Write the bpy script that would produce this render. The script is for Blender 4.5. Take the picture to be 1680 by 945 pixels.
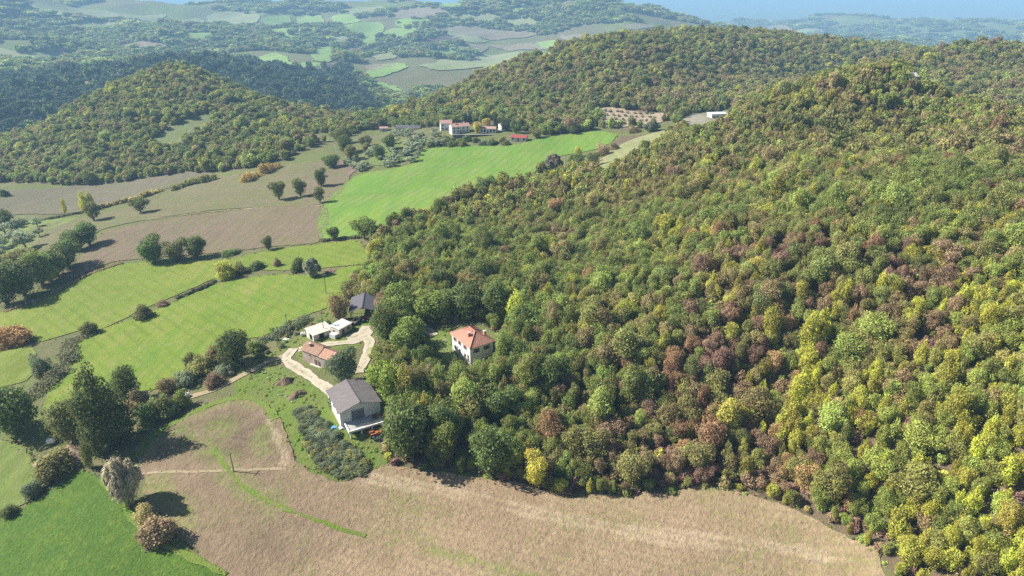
import bpy, bmesh, math, random
import numpy as np
from mathutils import Vector, Matrix, Euler
from mathutils.geometry import delaunay_2d_cdt

# ---------------------------------------------------------------- camera, sky, sun, exposure
for o in list(bpy.data.objects): bpy.data.objects.remove(o)
scene = bpy.context.scene
COL = scene.collection
CAM_Z = 105.0
HAZE = 1.75e-4
cam_data = bpy.data.cameras.new('camera'); cam = bpy.data.objects.new('camera', cam_data); COL.objects.link(cam)
cam.location = (0, 0, CAM_Z); cam.rotation_euler = (math.radians(90 - 24.5), 0, 0)
cam_data.sensor_width = 36.0; cam_data.lens = 36.0 * 1119.0 / 1680.0
cam_data.clip_start = 1.0; cam_data.clip_end = 60000
scene.camera = cam

SUN_EL = math.radians(37); SUN_AZ = math.atan2(-0.98, 0.20)     # clockwise from +Y
sun_dir = Vector((math.sin(SUN_AZ) * math.cos(SUN_EL), math.cos(SUN_AZ) * math.cos(SUN_EL), math.sin(SUN_EL)))
world = bpy.data.worlds.new('World'); scene.world = world; world.use_nodes = True
wn = world.node_tree
bgn = wn.nodes['Background']; sky = wn.nodes.new('ShaderNodeTexSky'); sky.sky_type = 'NISHITA'; sky.sun_disc = False
sky.sun_elevation = SUN_EL; sky.sun_rotation = SUN_AZ; sky.air_density = 1.0; sky.dust_density = 0.6; sky.ozone_density = 1.2
wn.links.new(sky.outputs[0], bgn.inputs[0]); bgn.inputs[1].default_value = 0.058
sd = bpy.data.lights.new('sun', 'SUN'); sd.energy = 5.0; sd.angle = math.radians(0.53); sd.color = (1.0, 0.95, 0.86)
sun = bpy.data.objects.new('sun', sd); COL.objects.link(sun)
sun.rotation_euler = sun_dir.to_track_quat('Z', 'Y').to_euler(); sun.location = (0, 0, 120)
scene.view_settings.view_transform = 'Standard'; scene.view_settings.look = 'None'
scene.view_settings.exposure = 1.08; scene.view_settings.gamma = 1.0
scene.render.engine = 'CYCLES'
cy = scene.cycles
cy.max_bounces = 4; cy.diffuse_bounces = 2; cy.glossy_bounces = 1; cy.transmission_bounces = 2; cy.volume_bounces = 0; cy.transparent_max_bounces = 4
cy.use_adaptive_sampling = True; cy.adaptive_threshold = 0.02
cy.use_denoising = False
try: cy.denoiser = 'OPENIMAGEDENOISE'; cy.denoising_input_passes = 'RGB_ALBEDO_NORMAL'; cy.denoising_prefilter = 'ACCURATE'
except Exception: pass
cy.volume_step_rate = 10


# ---------------------------------------------------------------- survey of the place (metres; x east, y away, z up)
SURVEY = [[0.0,102.1,-6],[-55.6,103.9,-8],[-109.9,107.6,-12],[70.3,94.7,2],[86.3,82.5,9],[-127.0,132.2,-13],[-149.0,163.8,-14],[-106.4,146.2,-9],[-84.2,161.5,-4],[-52.5,174.7,0],[-40.4,147.2,0],[-35.4,132.1,-3.5],[8.4,122.9,-2],[48.4,118.3,2],[68.0,102.9,3],[-5.3,113.7,-5],[-190.0,222.2,-18],[-157.2,210.5,-14],[-121.7,201.7,-9],[-81.6,208.0,-3],[-52.2,209.3,1],[-231.0,280.3,-22],[-172.1,292.2,-15],[-111.0,289.8,-8],[-67.2,281.8,-2],[-12.0,180.6,5],[-30.0,217.7,4],[-4.2,214.1,8],[-101.8,346.8,-6],[-216.3,379.0,-20],[-287.2,359.9,-28],[-361.5,465.5,-35],[-316.6,499.1,-38],[-222.5,477.3,-25],[-134.8,382.9,-12],[-100.5,414.8,-8],[-62.5,462.8,-4],[-16.6,463.6,0],[62.0,480.7,6],[24.1,377.3,4],[-24.5,330.5,4],[-31.1,500.1,2],[-72.0,540.8,-4],[4.2,467.0,3],[61.5,428.2,8],[95.1,455.4,12],[143.2,492.2,14],[89.1,530.8,5],[-32.0,171.4,2],[-21.9,144.6,0],[24.2,140,3.3],[61.6,142,11.0],[27.6,170,12.8],[13.3,228,6.6],[40.7,272,15.3],[56.6,155,21.0],[75.8,225,30.8],[109.0,340,34.1],[128.4,405,31.2],[160.5,400,41.4],[192.1,395,46.2],[209.8,390,47.6],[192.9,330,40.5],[222.6,385,39.8],[217.5,345,46.9],[222.8,325,47.4],[345.3,520,20.1],[366.7,500,24.2],[332.8,540,25.0],[320.4,560,24.0],[426.0,620,28.7],[476.9,720,35.2],[499.3,700,37.1],[222.8,300,47.7],[165.7,215,44.4],[116.8,140,37.0],[100.0,110,25.1],[89.9,90,13.7],[90.9,150,32.1],[125.9,225,41.6],[80.5,122,16.4],[73.1,310,26.3],[159.0,900,36.5],[221.1,940,37.1],[290.4,960,34.9],[371.7,960,31.1],[449.7,950,22.8],[504.3,930,19.3],[89.6,650,19.6],[104.0,880,31.0],[62.7,870,22.1],[133.6,590,12.6],[188.6,600,8.0],[274.8,690,6.9],[216.1,540,22.3],[268.8,610,21.3],[315.1,655,23.9],[357.7,685,25.8],[397.2,705,28.1],[433.9,718,31.3],[194.8,660,7.3],[200.9,760,23.9],[22.7,880,-3.3],[-29.3,850,-8.0],[-90.5,740,-15.9],[-135.7,640,-16.1],[32.5,620,2.7],[-20.7,590,0.0],[-404.8,850,1.8],[-483.5,800,-30.5],[-506.5,720,-45.2],[-513.4,680,-52.1],[-313.8,820,-19.9],[-240.1,760,-27.0],[-166.1,670,-25.9],[-112.9,590,-17.0],[-314.0,640,-17.2],[-279.9,560,-26.9],[-248.4,490,-27.6],[-399.8,600,-36.3],[-181.9,520,-12.8],[-621.6,1350,-39.0],[-527.7,1400,-59.2],[-396.0,1350,-75.7],[-283.4,1250,-93.9],[-212.5,1150,-102.6],[-800.5,1350,-63.3],[-809.6,1200,-62.6],[-686.1,950,-68.2],[-679.4,1050,-68.3],[-1536.7,2200,-4.0],[-1458.6,2300,-26.8],[-1279.9,2200,-73.0],[-1032.5,1900,-79.2],[-1215.5,1700,-69.4],[-1091.4,2200,-59.0],[-816.8,2200,-76.5],[-460.5,1800,-87.0],[-324.0,1900,-97.7],[-64.8,1900,-97.7],[59.6,1750,-74.5],[-260.4,1500,-117.1],[-133.6,1550,-98.6],[-294.3,2500,-81.4],[42.0,2500,-81.4],[223.1,2200,-85.3],[-2435.5,3500,-38.7],[-2002.0,3500,-44.1],[-1611.0,3600,-45.5],[-1314.5,3600,-56.6],[-834.2,3600,-34.5],[-617.5,3400,-8.6],[-198.3,3000,-2.1],[23.9,2900,14.8],[191.5,2900,10.4],[397.5,3000,-15.9],[595.8,3000,-11.2],[765.7,2700,-47.6],[837.9,2500,-61.7],[-796.3,2800,-70.7],[1733.3,4600,-194.5],[2412.3,5000,-146.5],[2667.4,5000,-169.8],[3503.4,5000,-177.6],[2008.3,3300,-180.4],[1418.1,3300,-156.8],[2133.8,3000,-166.5],[236.0,359.4,20],[248.6,338.5,23],[222.9,390.9,23],[142.6,458.3,14],[169.9,427.5,20],[198.2,409.6,25],[180.3,509.0,6],[348.4,720.1,0],[411.1,721.0,2],[296.3,699.9,-2],[-443.9,951.5,-60],[-335.3,995.0,-75],[-512.1,859.0,-70],[-206.6,824.5,-60],[-153.2,886.9,-85],[-132.1,1092.0,-110],[-41.4,1199.3,-110],[64.7,1248.3,-100],[178.0,1287.8,-80],[349.3,1304.0,-70],[517.1,1301.0,-70],[652.7,1238.5,-60],[614.7,912.2,-20],[-2585.5,4044.1,-260],[-1705.6,4486.7,-260],[-552.4,4566.7,-270],[406.8,4280.7,-270],[1034.8,3863.8,-280],[1135.2,3204.9,-270],[1097.7,1671.8,-150],[1072.3,2034.7,-230],[-3770.6,5897.7,-300],[-1972.9,6716.2,-300],[362.4,6990.6,-300],[2769.9,6969.8,-310],[4300.2,6144.8,-310],[-8222.9,11330.6,-285],[-4974.7,13086.3,-285],[0.0,14000.0,-285],[5170.5,13010.2,-285],[8222.9,11330.6,-285],[-2584.4,3561.1,-170],[-3016.5,3203.2,-170],[-2648.7,2287.9,-40],[-14096.5,19423.9,-260],[0.0,24000.0,-260],[14096.5,19423.9,-260],[-25.2,16.2,-8],[-29.9,2.1,-8],[25.2,16.2,2],[29.9,2.1,2],[-50.5,32.4,-10],[-59.8,4.2,-10],[50.5,32.4,6],[59.8,4.2,6],[-101.0,64.8,-14],[-119.7,8.5,-14],[101.0,64.8,24],[119.7,8.5,24],[-210.4,135.1,-28],[-249.4,17.7,-28],[210.4,135.1,48],[249.4,17.7,48],[-420.7,270.2,-45],[-498.7,35.4,-45],[420.7,270.2,46],[498.7,35.4,46],[-841.5,540.3,-60],[-997.5,70.7,-60],[841.5,540.3,30],[997.5,70.7,30],[-1682.9,1080.6,-40],[-1995.0,141.5,-40],[1682.9,1080.6,-80],[1995.0,141.5,-80],[-3365.9,2161.2,-60],[-3990.0,282.9,-60],[3365.9,2161.2,-200],[3990.0,282.9,-200],[-6731.8,4322.4,-300],[-7980.0,565.9,-300],[6731.8,4322.4,-300],[7980.0,565.9,-300],[-20195.3,12967.3,-260],[-23939.9,1697.7,-260],[20195.3,12967.3,-260],[23939.9,1697.7,-260],[0,25,-6],[0,60,-6],[40,50,-3],[-40,50,-8]]
FIELDS = {'ploughed': [[-59.4,104.5],[-67.2,110.5],[-75.9,116.6],[-80.7,120.3],[-86.1,126.0],[-90.2,132.4],[-93.8,137.1],[-97.8,143.2],[-97.3,150.1],[-87.0,159.8],[-76.8,163.1],[-69.2,158.6],[-62.2,150.1],[-56.3,140.5],[-52.3,134.3],[-46.7,129.8],[-40.6,128.5],[-35.2,130.8],[-29.6,132.8],[-20.5,131.1],[-11.6,128.9],[-1.4,126.0],[5.6,123.4],[13.8,121.1],[22.0,120.5],[32.8,120.0],[42.1,120.0],[49.6,117.9],[57.3,113.6],[62.9,108.1],[67.9,102.7],[70.7,98.5],[71.0,94.5],[69.6,88.4],[18.6,92.6],[-28.5,94.5],[-49.8,97.7]],
  'crop': [[-121.9,124.9],[-115.4,131.3],[-110.4,138.9],[-102.9,135.5],[-95.4,128.8],[-87.8,121.2],[-79.7,114.4],[-71.1,110.3],[-59.4,104.5],[-49.8,97.7],[-64.8,95.4],[-103.2,97.7],[-126.1,107.2],[-135.1,118.4]],
  'pasture': [[-159.3,162.4],[-144.1,156.9],[-134.1,152.7],[-124.4,142.4],[-116.5,135.0],[-119.2,129.9],[-122.8,126.2],[-131.5,121.4]],
  'meadow': [[-144.1,180.2],[-150.8,200.2],[-155.7,211.8],[-153.2,219.1],[-140.0,230.2],[-129.4,242.3],[-119.0,254.4],[-100.4,257.7],[-78.1,250.7],[-61.6,254.6],[-55.6,243.2],[-61.2,220.7],[-75.0,207.2],[-82.7,198.8],[-90.5,197.4],[-98.3,186.7],[-104.3,174.2],[-115.8,170.7],[-123.4,167.6],[-131.2,165.1],[-140.2,171.1]],
  'upper': [[-221.2,244.4],[-210.1,250.6],[-200.4,259.5],[-195.5,273.3],[-186.0,291.1],[-173.3,291.7],[-137.4,284.9],[-125.7,283.6],[-110.8,288.9],[-88.0,288.2],[-69.4,285.8],[-58.5,257.7],[-69.3,255.7],[-102.5,263.8],[-115.2,270.1],[-123.4,261.4],[-132.9,247.8],[-143.1,235.2],[-151.0,221.4],[-158.3,224.0],[-172.7,217.3],[-199.6,235.8]],
  'corner': [[-207.4,226.3],[-187.3,218.2],[-171.5,212.6],[-160.4,199.0],[-157.7,190.4],[-163.8,187.7],[-179.7,189.4]],
  'stubble': [[-204.4,275.1],[-208.2,295.0],[-210.8,319.3],[-217.7,345.8],[-200.8,355.5],[-156.1,363.2],[-102.2,349.3],[-88.2,291.9],[-112.4,293.8],[-135.4,294.0],[-173.0,296.8],[-188.3,295.2],[-197.9,277.2]],
  'fallow': [[-274.1,351.1],[-276.5,375.8],[-246.2,392.8],[-229.3,411.4],[-213.4,456.0],[-185.2,461.7],[-162.3,464.4],[-128.3,456.5],[-102.7,419.6],[-102.5,355.8],[-158.0,368.1],[-204.6,362.9],[-223.4,350.0],[-216.4,307.7],[-240.3,325.9]],
  'clod': [[-128.4,465.6],[-102.1,440.9],[-103.6,403.2],[-104.1,361.9],[-120.1,369.5],[-134.8,434.5]],
  'bare': [[-342.9,415.8],[-308.8,412.3],[-269.2,405.7],[-247.0,445.5],[-213.5,471.8],[-229.4,494.0],[-276.2,513.4],[-318.3,510.5],[-350.7,487.8],[-396.6,487.8]],
  'olivegrass': [[-279.0,329.8],[-236.8,301.6],[-246.4,327.8],[-261.8,361.6],[-258.1,387.4],[-287.2,391.8],[-318.5,403.8],[-332.1,401.1]],
  'green': [[-88.9,296.8],[-100.0,345.9],[-101.1,395.4],[-95.5,418.2],[-73.8,427.2],[-64.2,436.9],[-62.2,467.2],[-33.6,468.0],[0.0,458.3],[25.2,471.2],[58.3,485.5],[70.9,462.4],[55.8,428.5],[34.3,422.8],[22.6,416.0],[16.3,398.6],[25.4,371.1],[0.0,358.5],[-23.2,334.4],[-36.6,313.9],[-51.1,301.9],[-66.9,293.9]],
  'villagegrass': [[-105.4,456.9],[-90.0,502.8],[-52.6,490.8],[-33.9,473.3],[-63.2,468.9],[-67.9,446.8],[-87.3,437.1]],
  'saddlegrass': [[-166.3,538.8],[-178.6,589.8],[-156.8,597.5],[-139.7,534.9]],
  'orchard': [[69.2,579.9],[81.1,578.2],[102.5,555.6],[122.0,533.4],[106.5,491.8],[88.9,477.3],[64.9,504.6],[63.4,544.6]],
  'laneverge': [[41.5,344.6],[48.9,372.2],[58.4,405.5],[73.6,432.9],[92.8,443.6],[101.6,448.5],[82.2,374.8],[64.2,355.5],[51.3,342.1]],
  'farmyard2': [[111.8,467.5],[129.7,507.7],[153.5,537.7],[167.8,538.2],[120.6,380.5],[113.9,384.9],[121.7,457.9]],
  'coneclearing': [[-314.6,594.0],[-310.5,625.3],[-298.4,648.6],[-284.1,658.9],[-273.1,626.5],[-276.3,595.7],[-284.0,570.0],[-298.4,570.2]],
  'houselawn': [[-23.8,182.9],[-21.0,185.0],[-18.0,179.3],[-15.6,172.0],[-17.6,170.6],[-21.3,175.4]]}
FAR = [
["pale",[-1275.4,1793.1],[-1224.1,1781.0],[-1145.9,1821.8],[-1030.1,1690.1],[-1118.8,1681.5],[-1220.4,1705.0]],
["vine",[-804.6,1270.6],[-704.4,1181.0],[-671.0,1133.0],[-691.6,1139.8],[-748.0,1194.1]],
["green",[-638.7,1763.7],[-613.1,1851.5],[-561.2,1773.6],[-507.8,1650.1],[-487.0,1677.9],[-435.8,1671.9],[-448.0,1558.1],[-496.0,1563.1],[-563.6,1606.9]],
["green",[-603.5,2159.9],[-556.3,2231.1],[-449.3,1820.3],[-443.0,1701.5],[-474.2,1710.9]],
["pale",[-1226.9,2949.8],[-1168.2,3063.5],[-1018.6,2954.9],[-975.6,2729.9],[-1001.0,2548.0]],
["green",[-888.0,3028.2],[-780.9,2984.2],[-736.8,2844.4],[-711.5,2539.3]],
["pale",[-1654.7,2439.3],[-1562.7,2695.8],[-1385.7,2927.6],[-1369.1,2652.9],[-1507.5,2451.5]],
["green",[-612.6,2616.4],[-482.9,2692.6],[-460.3,2575.3],[-512.0,2388.0]],
["green",[-465.2,2514.7],[-436.2,2604.0],[-334.0,2575.2],[-333.6,2483.5],[-378.8,2367.2]],
["pale",[-223.3,1707.0],[-89.5,2241.1],[37.3,2196.3],[43.8,768.2],[33.8,747.4],[-67.8,1684.4],[-168.9,1641.3]],
["green",[-331.2,1583.5],[-303.4,1869.7],[-247.2,1678.6],[-277.0,1611.5],[-309.4,1575.2]],
["green",[-310.6,1551.0],[-265.7,1536.0],[-197.5,1437.0],[-211.6,1412.8],[-286.3,1516.6]],
["tan",[-274.9,2566.5],[-132.3,2638.2],[101.4,2516.9],[45.8,2471.8],[-154.4,2448.6]],
["dark",[-388.5,2294.0],[-279.4,2368.6],[-194.7,2437.6],[-160.7,2384.1],[-274.5,2318.8],[-371.6,2245.8]],
["pale",[-318.5,2534.2],[-255.6,2543.3],[-81.4,2412.3],[-138.9,2351.8]],
["tan",[162.6,2419.1],[229.0,2230.5],[204.2,2160.4],[160.6,2241.4]],
["tan",[-480.0,2893.9],[-363.9,2933.7],[-230.0,2773.2],[-320.9,2754.4],[-432.2,2731.8]],
["green",[-365.9,3164.7],[-947.5,12085.3],[-187.3,2830.7],[-282.7,2846.2]],
["pale",[-724.2,3123.3],[-563.1,3095.1],[-493.3,2901.9],[-620.8,2873.3]],
["tan",[-79.2,2343.1],[58.6,2314.5],[111.6,2197.3],[-19.4,2287.4]],
["green",[-744.5,2299.8],[-703.6,2395.0],[-661.9,2310.4],[-686.7,2168.7]],
["dark",[-465.8,1623.7],[-429.5,1675.5],[-403.5,1611.2],[-426.5,1551.9]],
["pale",[-588.4,2370.4],[-544.1,2398.2],[-513.6,2297.1],[-550.6,2247.1]],
["tan",[-1136.5,2068.5],[-993.4,2030.0],[-951.4,1988.7],[-1027.8,1922.6]],
["green",[-991.2,2905.3],[-926.0,3011.6],[-887.2,2939.3],[-936.1,2800.8]],
["tan",[1701.1,5084.3],[1736.5,4618.3],[1760.3,4474.5],[1618.5,4595.9]],
["tan",[356.3,2366.5],[424.7,2421.8],[474.4,2414.5],[388.7,2319.4]],
["green",[-718.4,2928.7],[-620.8,2873.3],[-570.0,2734.4],[-659.0,2769.0]],
["green",[-430.0,2715.8],[-319.1,2736.9],[-295.8,2622.1],[-392.5,2605.7]],
["pale",[-226.6,2726.8],[-91.2,2746.8],[-44.9,2694.0],[-178.0,2668.3]],
["green",[-498.0,2365.7],[-472.7,2497.0],[-432.6,2306.1],[-472.7,2272.4]],
["pale",[-393.6,2012.6],[-382.2,2252.1],[-316.4,1955.9],[-355.7,1895.9]],
["tan",[-524.3,2211.4],[-477.6,2257.8],[-461.4,2189.4],[-452.4,1940.5]],
["green",[-262.2,2205.6],[-192.0,2267.5],[-170.8,2234.7],[-208.8,1915.8]],
["tan",[-156.6,2316.3],[-78.9,2333.6],[-96.1,2264.4],[-168.8,2263.2]],
["green",[78.2,2317.2],[144.6,2288.7],[151.5,2107.7],[93.4,2203.9]],
["pale",[-1286.4,2805.0],[-1245.7,2935.2],[-1080.2,2561.6],[-1065.1,2357.3]],
["green",[-993.2,2188.9],[-967.3,2328.9],[-913.2,2215.0],[-960.7,2149.7]],
["pale",[-1429.7,2415.0],[-1420.5,2584.8],[-1350.4,2486.3],[-1369.0,2352.5]],
["green",[-652.6,2143.9],[-627.7,2219.2],[-577.1,2051.3],[-583.6,1932.0]],
["pale",[1718.0,4454.2],[1857.7,4438.8],[1904.2,4364.4],[1679.9,4206.2]],
["pale",[-22.3,2678.9],[66.5,2663.4],[97.7,2599.4],[10.9,2616.6]],
["green",[-849.8,2537.2],[-769.1,2539.2],[-714.8,2378.0],[-760.3,2296.5]],
["tan",[-349.0,1699.5],[-320.3,1875.6],[-286.0,1714.2],[-326.5,1626.1]]]
TRACKS = [
["lane",3.4,[[-94.5,165.0],[-86.6,167.7],[-79.4,175.3],[-74.6,180.4],[-70.1,184.2],[-68.8,187.7]]],
["yard",3.6,[[-68.8,187.7],[-69.4,181.9],[-66.0,177.1],[-61.0,172.4],[-56.0,167.0],[-51.1,161.7],[-48.9,158.3]]],
["yard",3.2,[[-66.9,186.5],[-59.4,187.8],[-53.6,187.8],[-48.8,188.0],[-46.3,190.2],[-45.1,197.0]]],
["yard",3.4,[[-46.3,190.2],[-44.5,186.4],[-43.8,179.9],[-43.9,173.8],[-44.1,169.3]]],
["yard",7.0,[[-52.2,190.1],[-47.8,192.4],[-46.0,196.8]]],
["drive",3.5,[[-29.3,194.3],[-26.9,190.3],[-24.1,185.7]]],
["lane",2.6,[[45.9,374.4],[58.6,399.3],[73.2,419.0],[92.6,437.3]]],
["path",0.9,[[-92.2,135.2],[-81.2,134.2],[-68.6,133.2],[-54.8,132.4]]],
["line",1.4,[[-274.5,341.9],[-273.5,371.3],[-208.1,363.0],[-157.0,365.7],[-101.4,351.4]]],
["verge",1.2,[[-75.9,141.2],[-70.2,134.4],[-63.7,127.7],[-54.7,122.2],[-43.8,117.6],[-32.0,113.3]]],
["verge",2.6,[[-96.4,141.4],[-96.0,149.1],[-86.5,158.6],[-76.5,162.3],[-69.2,158.6],[-62.8,150.1]]],
["verge",1.5,[[-102.5,134.8],[-94.7,128.1],[-87.3,120.8],[-79.2,114.1],[-71.0,110.0],[-59.4,104.5]]]]
WEED = [[3.5,[[-77.3,142.1],[-69.6,133.9],[-63.7,127.7],[-54.7,122.2]]],[1.6,[[-18.2,109.1],[-8.9,106.1],[1.2,101.8],[7.3,98.8]]],[3.2,[[-98.1,150.0],[-86.5,158.6],[-76.3,161.7],[-70.1,158.8]]],[3.0,[[-62.9,139.2],[-65.1,143.7],[-64.6,146.9]]],[5.0,[[-78.9,150.4],[-75.8,148.7]]],[4.0,[[-86.9,130.0],[-78.9,123.6],[-74.4,118.2]]],[2.2,[[-77.3,142.1],[-88.2,150.6],[-95.1,147.3]]]]
PALE = [[0.9,[[-33.6,129.8],[-20.1,126.7],[-11.3,124.1],[8.1,117.1],[27.4,111.5],[51.2,105.5],[66.6,99.0]]],[0.9,[[-34.8,128.4],[-21.4,125.6],[-12.6,123.0],[6.7,115.6],[25.9,110.0],[49.6,104.1]]],[0.7,[[-64.9,150.5],[-58.4,139.7],[-55.7,134.5]]]]
DARKSOIL = [[-87.0,159.8],[-75.9,163.0],[-62.2,150.1],[-54.6,137.3],[-61.3,134.0],[-77.2,135.8],[-91.7,136.8],[-97.3,150.1]]
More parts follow.
